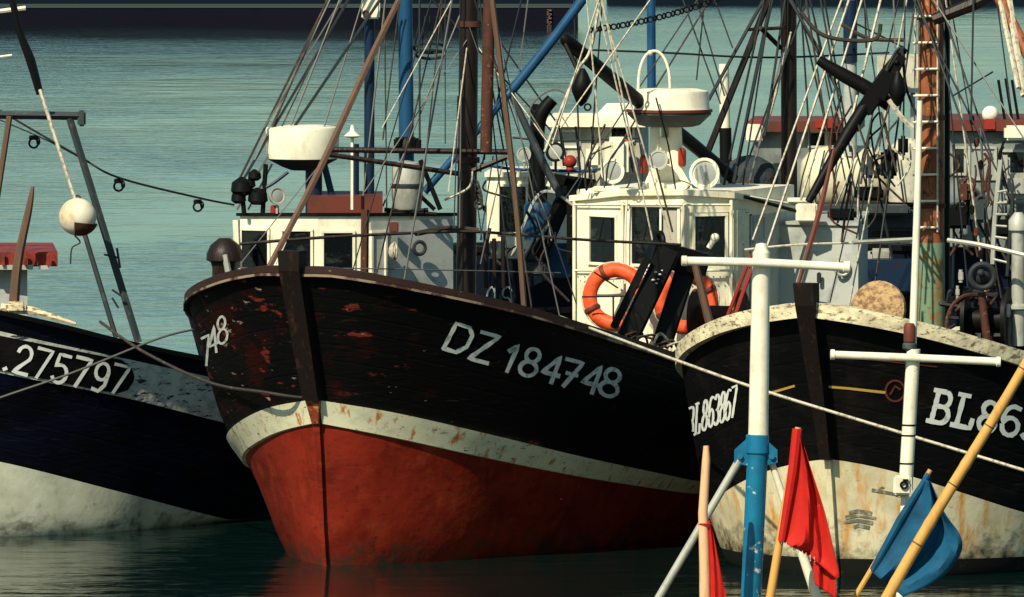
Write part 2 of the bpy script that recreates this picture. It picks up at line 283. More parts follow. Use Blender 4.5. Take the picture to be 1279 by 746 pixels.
class Hull:
    def __init__(s, root, wl_px, theta, L, levels, bands, N=60, sub=4, zaft=None):
        s.root = root; th = math.radians(theta); s.a = V((math.sin(th), math.cos(th), 0)); s.r = V((math.cos(th), -math.sin(th), 0)); s.L = L
        s0wl = [l for l in levels if l.get('wl')][0]['s0']
        s.O = Wp(*wl_px)-s.a*s0wl; s.N = N
        rows = {1: [], -1: []}
        for l in levels:
            r = {1: [], -1: []}; lastz = None
            for i in range(N+1):
                sp_ = (i/N)**1.7*(L-l['s0']); sx = l['s0']+sp_; wd = smooth_interp(sp_, l['w'])
                p = s.O+s.a*sx+s.r*wd
                if 'py' in l:
                    x0, _ = Pj((p.x, p.y, 1.5)); tb = l['py']
                    if x0 <= tb[-1][0]:
                        if x0 < tb[0][0]:
                            py = tb[0][1]+(x0-tb[0][0])*(tb[1][1]-tb[0][1])/(tb[1][0]-tb[0][0])*l.get('ext', 0)
                        else: py = smooth_interp(x0, tb)
                        z = U(x0, py, p.y).z; lastz = z; s_last = sx
                    else: z = lastz-l.get('drop', .06)*(sx-s_last)*math.exp(-(sx-s_last)/3)
                    z = max(z, l.get('zmin', -9))
                else: z = smooth_interp(sx, l['z'])
                for sd in (1, -1): r[sd].append(s.O+s.a*sx+s.r*(wd*sd)+V((0, 0, z)))
            for sd in (1, -1): rows[sd].append(r[sd])
        s.lv = rows; K = len(levels)
        s.grid = {}
        for sd in (1, -1):
            g = []
            for j in range(K-1):
                for t in range(sub):
                    row = []
                    for i in range(N+1):
                        P = [rows[sd][k][i] for k in (max(j-1, 0), j, j+1, min(j+2, K-1))]
                        d = [max((P[q+1]-P[q]).length, .05) for q in range(3)]; u = t/sub
                        m1 = ((P[1]-P[0])/d[0]*d[1]+(P[2]-P[1]))/2 if j > 0 else P[2]-P[1]
                        m2 = ((P[2]-P[1])+(P[3]-P[2])/d[2]*d[1])/2 if j < K-2 else P[2]-P[1]
                        row.append((2*u**3-3*u*u+1)*P[1]+(u**3-2*u*u+u)*m1*.8+(-2*u**3+3*u*u)*P[2]+(u**3-u*u)*m2*.8)
                    g.append(row)
            g.append(rows[sd][-1]); s.grid[sd] = g
        vs = []; fs = []
        for sd in (1, -1):
            k = len(vs); g = s.grid[sd]
            for row in g: vs += row
            for j in range(len(g)-1):
                for i in range(N): fs.append((k+j*(N+1)+i, k+j*(N+1)+i+1, k+(j+1)*(N+1)+i+1, k+(j+1)*(N+1)+i))
        s.bvh = BVHTree.FromPolygons(vs, fs); s.parts = {}
        for (nm, j0, j1, m, out) in bands:
            b = MB(); J0, J1 = j0*sub, j1*sub
            for sd in (1, -1):
                g = s.grid[sd]; vs = []
                for j in range(J0, J1+1):
                    for i in range(N+1):
                        vs.append(g[j][i]+(s.r*sd*out-s.a*out*.5*max(0, 1-i/6) if out else V((0, 0, 0))))
                W_ = N+1; fs = [(q*W_+i, q*W_+i+1, (q+1)*W_+i+1, (q+1)*W_+i) for q in range(J1-J0) for i in range(N)]
                k = len(vs); nrow = J1-J0+1
                if out:                           # close the strake top and bottom back to the hull
                    vs2 = vs+[g[J0][i]-s.r*sd*.01 for i in range(N+1)]+[g[J1][i]-s.r*sd*.01 for i in range(N+1)]
                    for i in range(N):
                        fs.append((k+i, k+i+1, i+1, i)); fs.append(((nrow-1)*W_+i, (nrow-1)*W_+i+1, k+W_+i+1, k+W_+i))
                    vs = vs2
                b.add(vs, fs)
            g1, g2 = s.grid[1], s.grid[-1]        # transom
            for j in range(J0, J1): b.add([g1[j][N], g2[j][N], g2[j+1][N], g1[j+1][N]], [(0, 1, 2, 3)])
            o = b.build(nm, m, root); s.parts[nm] = o
            at = o.data.attributes.new('plank', 'FLOAT', 'POINT'); vals = np.zeros(len(o.data.vertices), dtype=np.float32)
            per = (J1-J0+1)*(N+1); extra = 2*(N+1) if out else 0
            for q in range(2):
                st_ = q*(per+extra)
                for jj in range(J1-J0+1): vals[st_+jj*(N+1):st_+(jj+1)*(N+1)] = (J0+jj)/sub
            at.data.foreach_set('value', vals)
    def at(s, sx, wv, z): return s.O+s.a*sx+s.r*wv+V((0, 0, z))
    def cap(s, m, wid=.14, hgt=.07, out=.03, up=.03, name='cap_rail'):
        b = MB()
        for sd in (1, -1):
            R = s.grid[sd][-1]; secs = []
            for i in range(s.N+1):
                t = (R[min(i+1, s.N)]-R[max(i-1, 0)]); t.z = 0; t.normalize(); n = V((t.y, -t.x, 0))
                if n.dot(s.r)*sd < 0: n = -n
                p = R[i]; secs.append([p+n*out+V((0, 0, up)), p+n*out+V((0, 0, up-hgt)), p+n*(out-wid)+V((0, 0, up-hgt)), p+n*(out-wid)+V((0, 0, up))])
            b.add([q for c in secs for q in c], [(i*4+k, i*4+(k+1) % 4, (i+1)*4+(k+1) % 4, (i+1)*4+k) for i in range(s.N) for k in range(4)])
        return b.build(name, m, s.root)
    def deck(s, m, dz=.55, inner='cap_brown'):
        b = MB(); vs = []
        for i in range(s.N+1):
            zt = s.grid[1][-1][i].z-dz; row = [s.grid[1][j][i] for j in range(len(s.grid[1]))]; q = row[0]
            for a_, b_ in zip(row, row[1:]):
                if a_.z <= zt <= b_.z: q = a_.lerp(b_, (zt-a_.z)/max(b_.z-a_.z, 1e-6)); break
            wv = (q-s.O).dot(s.r)*.97; c = s.O+s.a*((q-s.O).dot(s.a)+.02); vs += [c+s.r*wv+V((0, 0, zt)), c-s.r*wv+V((0, 0, zt))]
        b.add(vs, [(2*i, 2*i+1, 2*i+3, 2*i+2) for i in range(s.N)]); return b.build('deck', m, s.root)
    def hit(s, px, py):
        d = ray(px, py).normalized(); h = s.bvh.ray_cast(V((0, 0, H)), d)
        return h
    def project(s, px, py, off=.006):
        loc, nor, idx, dist = s.hit(px, py)
        if loc is None: return None
        d = ray(px, py)
        if nor.dot(d) > 0: nor = -nor
        return loc+nor*off
    def strokes(s, name, strokes_px, wpx, m, off=.007):
        b = MB()
        for st in strokes_px:
            if len(st) < 2: continue
            wv = wpx; pts = []
            for k in range(len(st)-1):
                (x0, y0), (x1, y1) = st[k], st[k+1]; n = max(1, int(math.hypot(x1-x0, y1-y0)/4))
                pts += [(x0+(x1-x0)*q/n, y0+(y1-y0)*q/n) for q in range(n)]
            pts.append(st[-1]); vs = []; ok = True
            for k, p in enumerate(pts):
                a_, b_ = pts[max(k-1, 0)], pts[min(k+1, len(pts)-1)]; tx, ty = b_[0]-a_[0], b_[1]-a_[1]; l = math.hypot(tx, ty) or 1
                nx, ny = -ty/l, tx/l; jw = wv*.5*(1+.12*math.sin(k*2.3+p[0]))
                # closed stroke or open: extend ends slightly
                e = (-.5*wv*.6 if k == 0 else (.5*wv*.6 if k == len(pts)-1 else 0))
                px, py = p[0]+tx/l*e, p[1]+ty/l*e
                A = s.project(px+nx*jw, py+ny*jw, off); B = s.project(px-nx*jw, py-ny*jw, off)
                if A is None or B is None or (vs and (A-vs[-2]).length > .6): vs = vs if len(vs) > 2 else []; break
                vs += [A, B]
            if len(vs) >= 4: b.add(vs, [(2*k, 2*k+1, 2*k+3, 2*k+2) for k in range(len(vs)//2-1)])
        return b.build(name, m, s.root)
    def patch(s, name, top, bot, m, off=.005, n=24, k=5):
        """px region between polylines top and bot"""
        b = MB(); vs = []
        def samp(pl, u):
            xs = np.linspace(0, 1, len(pl)); return np.interp(u, xs, [p[0] for p in pl]), np.interp(u, xs, [p[1] for p in pl])
        for i in range(n+1):
            T, B = samp(top, i/n), samp(bot, i/n)
            for j in range(k+1):
                q = s.project(T[0]+(B[0]-T[0])*j/k, T[1]+(B[1]-T[1])*j/k, off)
                if q is None: return None
                vs.append(q)
        b.add(vs, [(i*(k+1)+j, i*(k+1)+j+1, (i+1)*(k+1)+j+1, (i+1)*(k+1)+j) for i in range(n) for j in range(k)])
        return b.build(name, m, s.root)
def arc(cx, cy, rx, ry, a0, a1, n=12): return [(cx+rx*math.cos(math.radians(a0+(a1-a0)*k/n)), cy+ry*math.sin(math.radians(a0+(a1-a0)*k/n))) for k in range(n+1)]
G = {
 '1': [[(.1, .72), (.55, 1), (.55, 0)]],
 '2': [arc(.5, .7, .42, .3, 170, -30)+[(.05, 0), (.95, 0)]],
 '3': [arc(.45, .74, .4, .26, 150, -90), arc(.45, .25, .45, .25, 90, -150)],
 '4': [[(.72, 0), (.72, 1), (.05, .32), (.98, .32)]],
 '5': [[(.9, 1), (.2, 1), (.12, .56)]+arc(.45, .32, .45, .32, 110, -150)],
 '6': [[(.85, .95)]+arc(.62, .6, .55, .4, 100, 180, 6)+arc(.5, .3, .43, .3, 170, -180)],
 '7': [[(.05, 1), (.95, 1), (.35, 0)], [(.3, .5), (.85, .5)]],
 '7p': [[(.05, 1), (.95, 1), (.35, 0)]],
 '8': [arc(.5, .76, .36, .24, 0, 360, 16), arc(.5, .26, .45, .26, 0, 360, 16)],
 '9': [arc(.5, .7, .4, .3, 0, 360, 16), [(.9, .7), (.85, .25), (.55, 0), (.15, .03)]],
 'D': [[(.1, 0), (.1, 1), (.7, 1), (.95, .75), (.95, .3), (.65, 0), (.1, 0)]],
 'Z': [[(.08, 1), (.95, 1), (.05, 0), (.95, 0)]],
 'B': [[(.2, 0), (.2, 1)], [(.0, 1), (.6, 1)]+arc(.6, .76, .28, .24, 90, -90, 8)+[(.2, .52)], [(.6, .52)]+arc(.6, .26, .36, .26, 90, -90, 8)+[(0, 0)]],
 'L': [[(.25, 1), (.25, 0)], [(.02, 1), (.55, 1)], [(.0, 0), (.95, 0), (.97, .28)]],
 'O': [arc(.5, .5, .42, .5, 0, 360, 18)],
 'S': [arc(.5, .74, .42, .26, 20, 270, 10)[:-1]+arc(.5, .25, .42, .27, 90, -160, 10)],
 '.': [[(.4, .02), (.6, .08)]],
}
def glyph(ch, O, R, Vv): return [[(O[0]+R[0]*x+Vv[0]*y, O[1]+R[1]*x+Vv[1]*y) for x, y in st] for st in G[ch]]
# ---------------------------------------------------------------- water (structure)
def make_water():
    m = bpy.data.materials.new('harbour_water'); m.use_nodes = True; n = m.node_tree; L = n.links
    b = n.nodes['Principled BSDF']
    b.inputs['Base Color'].default_value = (.002, .011, .010, 1); b.inputs['Roughness'].default_value = .08; b.inputs['IOR'].default_value = 1.33
    tc = n.nodes.new('ShaderNodeTexCoord'); prev = None
    for sc, st, dist, strength in (((.8, 1.5, 1), 1.0, .032, .7), ((2.6, 3.6, 1), 1.0, .009, .7), ((.05, .09, 1), 1.0, .16, .5), ((.3, .5, 1), 1.0, .03, .6)):
        mp = n.nodes.new('ShaderNodeMapping'); mp.inputs['Scale'].default_value = sc; mp.inputs['Rotation'].default_value = (0, 0, .12*len(sc)*dist*4)
        L.new(tc.outputs['Object'], mp.inputs[0])
        no = n.nodes.new('ShaderNodeTexNoise'); no.inputs['Scale'].default_value = st; no.inputs['Detail'].default_value = 3; no.inputs['Distortion'].default_value = .4
        L.new(mp.outputs[0], no.inputs[0])
        bp = n.nodes.new('ShaderNodeBump'); bp.inputs['Strength'].default_value = strength; bp.inputs['Distance'].default_value = dist
        if sc[0] > .5:                            # calm and ruffled patches
            pm = n.nodes.new('ShaderNodeMapping'); pm.inputs['Scale'].default_value = (.10, .045, 1); L.new(tc.outputs['Object'], pm.inputs[0])
            pn = n.nodes.new('ShaderNodeTexNoise'); pn.inputs['Scale'].default_value = 1; pn.inputs['Detail'].default_value = 3; L.new(pm.outputs[0], pn.inputs[0])
            pr = n.nodes.new('ShaderNodeMapRange'); pr.inputs[1].default_value = .38; pr.inputs[2].default_value = .62; pr.inputs[3].default_value = .35; pr.inputs[4].default_value = 2.2; L.new(pn.outputs[0], pr.inputs[0])
            mu = n.nodes.new('ShaderNodeMath'); mu.operation = 'MULTIPLY'; L.new(no.outputs[0], mu.inputs[0]); L.new(pr.outputs[0], mu.inputs[1]); L.new(mu.outputs[0], bp.inputs['Height'])
        else: L.new(no.outputs[0], bp.inputs['Height'])
        if prev: L.new(prev, bp.inputs['Normal'])
        prev = bp.outputs[0]
    L.new(prev, b.inputs['Normal']); M['water'] = m
    o = MB().add([(-3000, -50, 0), (3000, -50, 0), (3000, 9000, 0), (-3000, 9000, 0)], [(0, 1, 2, 3)]).build('water', 'water', None, smooth=False)
    struct(o)
make_water()
# ================================================================ DISTANT SHIPS
def flat_side(root, name, x0, x1, y0, y1, Y, m, th=.5, slant=0):
    A, B_, C_, D_ = U(x0, y0, Y), U(x1+slant, y0, Y), U(x1, y1, Y), U(x0, y1, Y)
    b = MB(); back = V((0, th, 0)); b.add([A, B_, C_, D_, A+back, B_+back, C_+back, D_+back], [(0, 1, 2, 3), (4, 5, 6, 7), (0, 1, 5, 4), (3, 2, 6, 7), (0, 3, 7, 4), (1, 2, 6, 5)])
    return b.build(name, m, root, smooth=False)
YS = 12000*H/(30+255)
t = thing('lowered_ship', 'distant ship, hull cut low to shorten its reflection, its dark side with a pale waterline stripe across the top left', 'lowered_ship', U(200, 30, YS)*1.0)  # ship with its hull cut low so the reflection doesn't darken the water
flat_side(t, 'hull_side', -700, 722, -42, 5, YS, 'ship_dark', 9, 12)
flat_side(t, 'waterline_stripe', -700, 722, 5, 10, YS-.05, 'ship_line', 9, 0)
flat_side(t, 'boot_topping', -700, 722, 10, 37, YS-.02, 'ship_red', 9, 0)
b = MB()
for k, y in enumerate((13, 18, 23, 28)):
    b.box(U(686, y, YS-.1), .16, .04, .06); b.box(U(684+2*(k % 2), y+1.5, YS-.1), .05, .04, .1)
b.build('draught_mark', 'ship_mark', t)
YS2 = 12000*H/(4+255)
t = thing('lowered_ship_right', 'distant dark hull lying along the top right edge of the water', 'ship', U(1000, 5, YS2))  # second ship, hull likewise lowered to keep its dark reflection short
flat_side(t, 'hull_side', 760, 1700, -14, -8, YS2, 'ship_dark', 8); flat_side(t, 'boot_topping', 760, 1700, -8, 8, YS2-.03, 'ship_dark', 8)
# ================================================================ MAIN BOAT
dz = thing('trawler', 'black and red wooden trawler with white lettering DZ 184748, bow toward the viewer', 'fishing boat', Wp(500, 690))
HD = Hull(dz, (408, 707), 22, 13.2, [
  dict(s0=1.15, w=[(0, .005), (1, .35), (3, 1.0), (6, 1.5), (12, .9)], z=[(0, -.8), (13, -.8)]),
  dict(s0=.84, wl=1, w=[(0, .008), (.15, .19), (.5, .48), (1, .84), (1.4, 1.05), (2.4, 1.42), (4, 1.8), (6, 2.0), (9, 2.0), (12.4, 1.3)], z=[(0, 0), (13.2, 0)]),
  dict(s0=.62, w=[(0, .01), (.15, .34), (.5, .74), (1.2, 1.28), (1.8, 1.58), (2.6, 1.85), (5, 2.1), (9, 2.15), (12.6, 1.55)],
       py=[(398, 529), (480, 545), (600, 571), (720, 595), (860, 617)], drop=.1, zmin=.22),
  dict(s0=.54, w=[(0, .01), (.15, .38), (.5, .82), (1.2, 1.40), (1.8, 1.72), (2.6, 1.95), (5, 2.2), (9, 2.22), (12.7, 1.65)],
       py=[(396, 500), (480, 514), (600, 541), (720, 570), (860, 600)], drop=.1, zmin=.42),
  dict(s0=0, w=[(0, .06), (.12, .50), (.4, .98), (1.0, 1.55), (1.5, 1.83), (2.2, 2.06), (3.5, 2.25), (5, 2.32), (9, 2.3), (13.2, 1.8)],
       py=[(372, 338), (400, 338), (450, 344), (520, 357), (600, 374), (660, 389), (740, 413), (800, 432), (860, 452), (930, 475)], drop=.10),
 ], [('bottom', 0, 2, 'red_bottom', 0), ('rubbing_strake', 2, 3, 'strake', .045), ('hull', 3, 4, 'hull_black', 0)])
HD.cap('cap_brown', wid=.15, hgt=.07, out=.035, up=.04)
HD.cap('cap_tan', wid=.03, hgt=.025, out=.045, up=-.035, name='rail_moulding')
HD.deck('deck')
def stem_line(Hh, j0, j1, fwd): return [Hh.grid[1][j][0].lerp(Hh.grid[-1][j][0], .5)-Hh.a*fwd for j in range(j0, j1+1)]
def bar(b, pts, wd, dp, a, r):                   # rectangular bar following the stem
    vs = []
    for k, p in enumerate(pts):
        w_ = wd[0]+(wd[1]-wd[0])*k/(len(pts)-1); d_ = dp
        vs += [p-r*w_-a*d_, p+r*w_-a*d_, p+r*w_+a*d_, p-r*w_+a*d_]
    n = len(pts); b.add(vs, [(4*i+k, 4*i+(k+1) % 4, 4*i+4+(k+1) % 4, 4*i+4+k) for i in range(n-1) for k in range(4)]+[(0, 1, 2, 3), (4*n-4, 4*n-3, 4*n-2, 4*n-1)])
sl_ = stem_line(HD, 12, 16, .02); sl_.append(sl_[-1]+V((0, 0, .20))-HD.a*.02)
b = MB(); bar(b, sl_, (.085, .118), .10, HD.a, HD.r); b.build('stem_post', 'stem', dz, smooth=False)
b = MB(); bar(b, stem_line(HD, 8, 12, .03), (.035, .075), .05, HD.a, HD.r); b.build('stem_iron', 'rusty_stem', dz, smooth=False)
b = MB(); bar(b, stem_line(HD, 3, 8, .015), (.016, .035), .035, HD.a, HD.r); b.build('stem_keel', 'red_bottom', dz, smooth=False)
# registration number on the right bow
st = []
for ch, O, R, Vv in [('D', (551, 434), (28, 9), (16, -31)), ('Z', (584, 447), (26, 7), (15, -33)), ('1', (624, 461), (16, 5), (14, -32)),
                     ('8', (645, 466), (22, 6), (12, -33)), ('4', (672, 474), (22, 6), (12, -32)), ('7', (695, 480), (23, 6), (11, -32)),
                     ('4', (722, 487), (23, 6), (12, -33)), ('8', (745, 491), (24, 7), (10, -33))]:
    st += glyph(ch, O, R, Vv)
HD.strokes('registration_number', st, 5.2, 'letter_worn')
st = []
for ch, O, R, Vv in [('8', (273, 432), (13, -7), (-3, -33)), ('4', (263, 444), (11, -6), (-3, -33)), ('7p', (255, 458), (10, -5), (-3, -35))]: st += glyph(ch, O, R, Vv)
HD.strokes('registration_number', st, 2.9, 'letter_worn')
# mast and spars
line(dz, 'mast', [(588, -190, 101.7), (582, 372, 101.7)], [11.5, 12.5], 'brown', n=16)
for k, y in enumerate((30, 200)):
    b = MB(); p = U(586.5-k*2, y, 101.7); b.lathe(p-V((0, 0, .03)), (0, 0, 1), [(.105, 0), (.125, .0), (.125, .06), (.105, .06)]); b.build('mast_band', 'rust', dz)
line(dz, 'crosstree', [(408, 187, 101.5), (634, 190, 101.5)], 3.6, 'brown', n=8)
line(dz, 'spreader', [(410, 193, 101.4), (572, 217, 101.5)], 3.6, 'brown')
line(dz, 'spreader', [(590, 214, 101.5), (633, 196, 101.5)], 3.8, 'brown')
line(dz, 'fore_spar', [(502, -8, 100.6), (462, 75, 99.9), (400, 210, 98.9), (336, 334, 98.2)], [3.6, 4.6, 4.6, 4], 'tan_wood')
line(dz, 'side_spar', [(611, -30, 100.4), (632, 140, 100.4), (645, 260, 100.4), (655, 388, 100.4)], 3.6, 'tan_wood')
for pp, r, m_ in [([(612, -40, 100.9), (607, 190, 100.9)], 7.5, 'rust')]: line(dz, 'derrick_post', pp, r, m_, n=10)
# guard rail pipes behind the bulwark
line(dz, 'guard_rail', [(300, 305, 99.5), (400, 297, 100), (520, 291, 101), (600, 290, 101.5), (720, 299, 102), (850, 306, 103)], 2.2, 'rope_dark')
line(dz, 'guard_rail', [(300, 335, 99.5), (480, 336, 100), (700, 341, 102)], .9, 'wire')
line(dz, 'guard_rail', [(520, 292, 101), (560, 285, 101.4), (598, 288, 101.5)], 3.6, 'rope_dark')
for a_, b__ in [((583, 50), (455, 240)), ((583, 60), (560, 240)), ((575, -20), (477, 160)), ((598, 60), (700, 200)), ((572, 120), (567, 285)), ((576, 100), (574, 285)), ((592, 220), (602, 300)), ((630, 193), (600, 330)), ((616, 195), (600, 300)),
                ((412, 190), (300, 330)), ((408, 188), (345, 330)), ((660, -5), (648, 90)), ((585, 30), (680, 300)), ((586, -20), (720, 380))]:
    line(dz, 'stay', [(*a_, 101.6), (*b__, 100.6)], .8, random.choice(['wire', 'wire_dark', 'rope']), n=4)
line(dz, 'stay', [(555, 250, 101.2), (585, 235, 101.2), (590, 215, 101.3)], 1.6, 'rope', n=5)
b = MB()
for k in range(5): b.torus(U(598, 232+k*6, 101.3), (1, .4*k, .3), .045, .014, 14, 6)
b.build('rope_coil', 'rope_dark', dz)
# deck gear: black gallows leaning in front of the wheelhouse
def beam(parent, name, pp, wpx, m, n=4, Y=None): return line(parent, name, pp, wpx, m, n=n, Y=Y)
b = MB()
def slab(b, p, q, wd, th, ax2=None):
    p, q = V(p), V(q); d = (q-p); L = d.length; d.normalize(); x = d.cross(V((0, 1, 0))).normalized(); y = d.cross(x)
    b.box((p+q)/2, wd, th, L, (x, y, d), bev=min(wd, th)*.12)
slab(b, U(836, 312, 103.6), U(783, 424, 103.4), .24, .25); b.build('gallows_leg', 'black', dz)
b = MB(); slab(b, U(862, 320, 103.9), U(826, 432, 103.7), .22, .22); b.build('gallows_leg', 'black', dz)
b = MB(); slab(b, U(812, 314, 103.7), U(880, 332, 103.9), .27, .3); b.tube([U(822, 288, 103.8), U(820, 318, 103.8)], .05, 8); b.torus(U(825, 303, 103.7), (1, .3, 0), .10, .03, 20, 8); b.build('gallows_head', 'black', dz)
b = MB(); slab(b, U(809, 322, 103.4), U(766, 410, 103.3), .085, .1); b.build('edge_bar', 'black', dz)
b = MB()
for k, (x, y, r_) in enumerate([(819, 340, .017), (824, 343, .02), (822, 349, .014), (816, 350, .022), (820, 354, .016), (827, 338, .012)]): b.ball(U(x, y, 103.38), r_, .6, 8, 6)
b.build('guano_splash', 'letter_worn', dz)
# net drum / deck clutter
b = MB(); b.lathe(U(868, 395, 104.6), (1, -.35, 0), [(.0, 0), (.30, 0), (.30, .04), (.12, .04), (.12, .5), (.30, .5), (.30, .54), (0, .54)]); b.build('winch_drum', 'rust', dz)
line(dz, 'davit', [(868, 330, 103.2), (886, 402, 103.2)], [4.5, 5.5], 'tan_wood')
line(dz, 'davit', [(938, 318, 104), (905, 405, 104)], 2.4, 'red')
line(dz, 'hose', [(945, 322, 104), (930, 360, 103.9), (915, 405, 103.8)], 2.6, 'red')
for k in range(14):
    r_ = random.Random(k); x = 745+r_.random()*155; y = 412+r_.random()*22+(x-745)*.12
    line(dz, 'deck_rope', [(x, y, 103.2), (x+r_.uniform(5, 25), y-r_.uniform(2, 14), 103.3), (x+r_.uniform(20, 40), y+r_.uniform(-6, 6), 103.4)], 1.6, r_.choice(['rope_dark', 'rust', 'rope']), n=5, seg=4)
# ---- wheelhouse of the main boat
def plan(pts): return [(U(px, 300, Y).x, Y) for px, Y in pts]
def zat(py, Y): return U(0, py, Y).z
def on_wall(A, B, px, Yq=None):
    lo, hi = 0., 1.
    f = lambda t: Pj((A[0]+(B[0]-A[0])*t, A[1]+(B[1]-A[1])*t, 2.5))[0]-px
    fa = f(0); fb = f(1); return -fa/(fb-fa) if fb != fa else 0
def window(parent, A, B, x0, y0, x1, y1, glass='glass', frame='cream', fw=.03, proud=.02, name='window', split=None):
    t0, t1 = on_wall(A, B, x0), on_wall(A, B, x1)
    P = lambda t, z: V((A[0]+(B[0]-A[0])*t, A[1]+(B[1]-A[1])*t, z))
    tm = (t0+t1)/2; Ym = A[1]+(B[1]-A[1])*tm; z0, z1 = zat(y1, Ym), zat(y0, Ym)
    d = V((B[0]-A[0], B[1]-A[1], 0)); Lw = d.length; d.normalize(); n = V((d.y, -d.x, 0))
    if n.y > 0: n = -n
    w_ = abs(t1-t0)*Lw; c = P(tm, (z0+z1)/2); up = V((0, 0, 1)); ax = (d, n, up)
    b = MB(); hh = z1-z0
    b.box(c+up*(hh/2+fw/2)+n*proud/2, w_+2*fw, proud+.02, fw, ax); b.box(c-up*(hh/2+fw/2)+n*proud/2, w_+2*fw, proud+.02, fw, ax)
    b.box(c+d*(w_/2+fw/2)+n*proud/2, fw, proud+.014, hh, ax); b.box(c-d*(w_/2+fw/2)+n*proud/2, fw, proud+.014, hh, ax)
    if split: b.box(c+d*(split*w_)+n*proud/2, fw*.8, proud+.01, hh, ax)
    fr = b.build(name, frame, parent, smooth=False)
    g = MB(); g.box(c+n*.003, w_, .006, hh, ax); g.build('pane', glass, fr, smooth=False)
    return fr, (c, d, n, w_, hh)
P = plan([(717, 107.3), (777, 106.65), (853, 106.35), (914, 106.6), (1001, 108.6), (806, 109.5)])
zb = 1.25
wz = [zat(251, 107.3), zat(244, 106.65), zat(243, 106.35), zat(247, 106.6), zat(262, 108.6), zat(262, 109.5)]
b = MB(); b.prism(P, zb, wz); wh = b.build('wheelhouse', 'cream', dz, smooth=False)
# grey sheet over the side wall
def sheet(parent, name, A, B, x0, x1, y0, y1, m, proud=.006, th=.012):
    t0, t1 = on_wall(A, B, x0), on_wall(A, B, x1); d = V((B[0]-A[0], B[1]-A[1], 0)); Lw = d.length; d.normalize(); n = V((d.y, -d.x, 0))
    if n.y > 0: n = -n
    p0 = V((A[0], A[1], 0))+d*Lw*t0; p1 = V((A[0], A[1], 0))+d*Lw*t1; z0 = zat(y1, (p0.y+p1.y)/2); z1 = zat(y0, (p0.y+p1.y)/2)
    b = MB(); c = (p0+p1)/2+V((0, 0, (z0+z1)/2))+n*(proud)
    b.box(c, (p1-p0).length, th, z1-z0, (d, n, V((0, 0, 1)))); return b.build(name, m, parent, smooth=False)
sheet(wh, 'side_panel', P[3], P[4], 936, 1000, 266, 470, 'grey_paint')
sheet(wh, 'corner_post', P[3], P[4], 915, 930, 262, 470, 'strake', .03, .05)
sheet(wh, 'doorway', P[3], P[4], 930, 938, 268, 470, 'black', .004)
window(wh, P[3], P[4], 940, 272, 952, 300, frame='grey_paint')
# roof with overhanging visor
def off_plan(P, o, cen): return [(cen[0]+(p[0]-cen[0])*(1+o), cen[1]+(p[1]-cen[1])*(1+o)) for p in P]
cen = (sum(p[0] for p in P)/6, sum(p[1] for p in P)/6)
Q = off_plan(P, .05, cen); b = MB(); b.prism(Q, [z-.005 for z in wz], [z+.06 for z in wz]); b.build('roof', 'cream', wh, smooth=False)
Q2 = off_plan(P, -.06, cen); b = MB(); b.prism(Q2, [z+.05 for z in wz], [wz[0]+.13+.03*(i in (1, 2)) for i in range(6)]); b.build('roof_crown', 'white', wh)
window(wh, P[0], P[1], 738, 271, 770, 328); window(wh, P[1], P[2], 790, 259, 847, 330, split=.13)
sheet(wh, 'curtain', P[1], P[2], 829, 846, 262, 328, 'curtain', .008, .004)
window(wh, P[2], P[3], 867, 270, 905, 322)
for x, y in ((762, 305), (893, 292)):
    pass
for x, Yb in ((717, 107.24), (777, 106.6), (853, 106.3), (913, 106.53)):
    b = MB(); p, q = U(x, 250, Yb), U(x, 440, Yb); b.box((p+q)/2, .035, .035, (p-q).length, bev=.006); b.build('corner_batten', 'white', wh, smooth=False)
for (x0, Y0), (x1, Y1) in (((718, 107.22), (776, 106.58)), ((778, 106.58), (852, 106.28)), ((854, 106.28), (912, 106.52))):
    for yb in (338, 256): MB().tube([U(x0, yb, Y0), U(x1, yb, Y1)], .013, 4).build('wall_batten', 'cream', wh, smooth=False)
    b = MB()
    for k in range(7): b.ball(U(x0+(x1-x0)*(k+.5)/7, 346, Y0+(Y1-Y0)*(k+.5)/7), .009, 1, 6, 4)
    b.build('rivet_row', 'rust', wh)
line(wh, 'conduit', [(781, 440, 106.5), (781, 300, 106.5), (783, 250, 106.5)], 1.4, 'white'); line(wh, 'wiper', [(812, 262, 106.35), (804, 300, 106.35)], .9, 'black'); line(wh, 'wiper', [(884, 272, 106.4), (878, 300, 106.4)], .9, 'black'); line(wh, 'wiper', [(754, 273, 106.8), (748, 302, 106.8)], .9, 'black')
line(wh, 'handrail', [(730, 352, 106.9), (776, 348, 106.4), (840, 348, 106.15)], 1.3, 'galv')
for k in range(10):
    r_ = random.Random(80+k); x = 705+r_.random()*190; y = 232-r_.random()*55
    line(dz, 'roof_cable', [(x, 238, 106.9), (x+r_.uniform(-10, 10), y, 106.8), (x+r_.uniform(-25, 25), y-r_.uniform(5, 60), 106.9)], r_.uniform(.7, 1.6), r_.choice(['black', 'wire_dark', 'rope_dark']), n=4, seg=4)
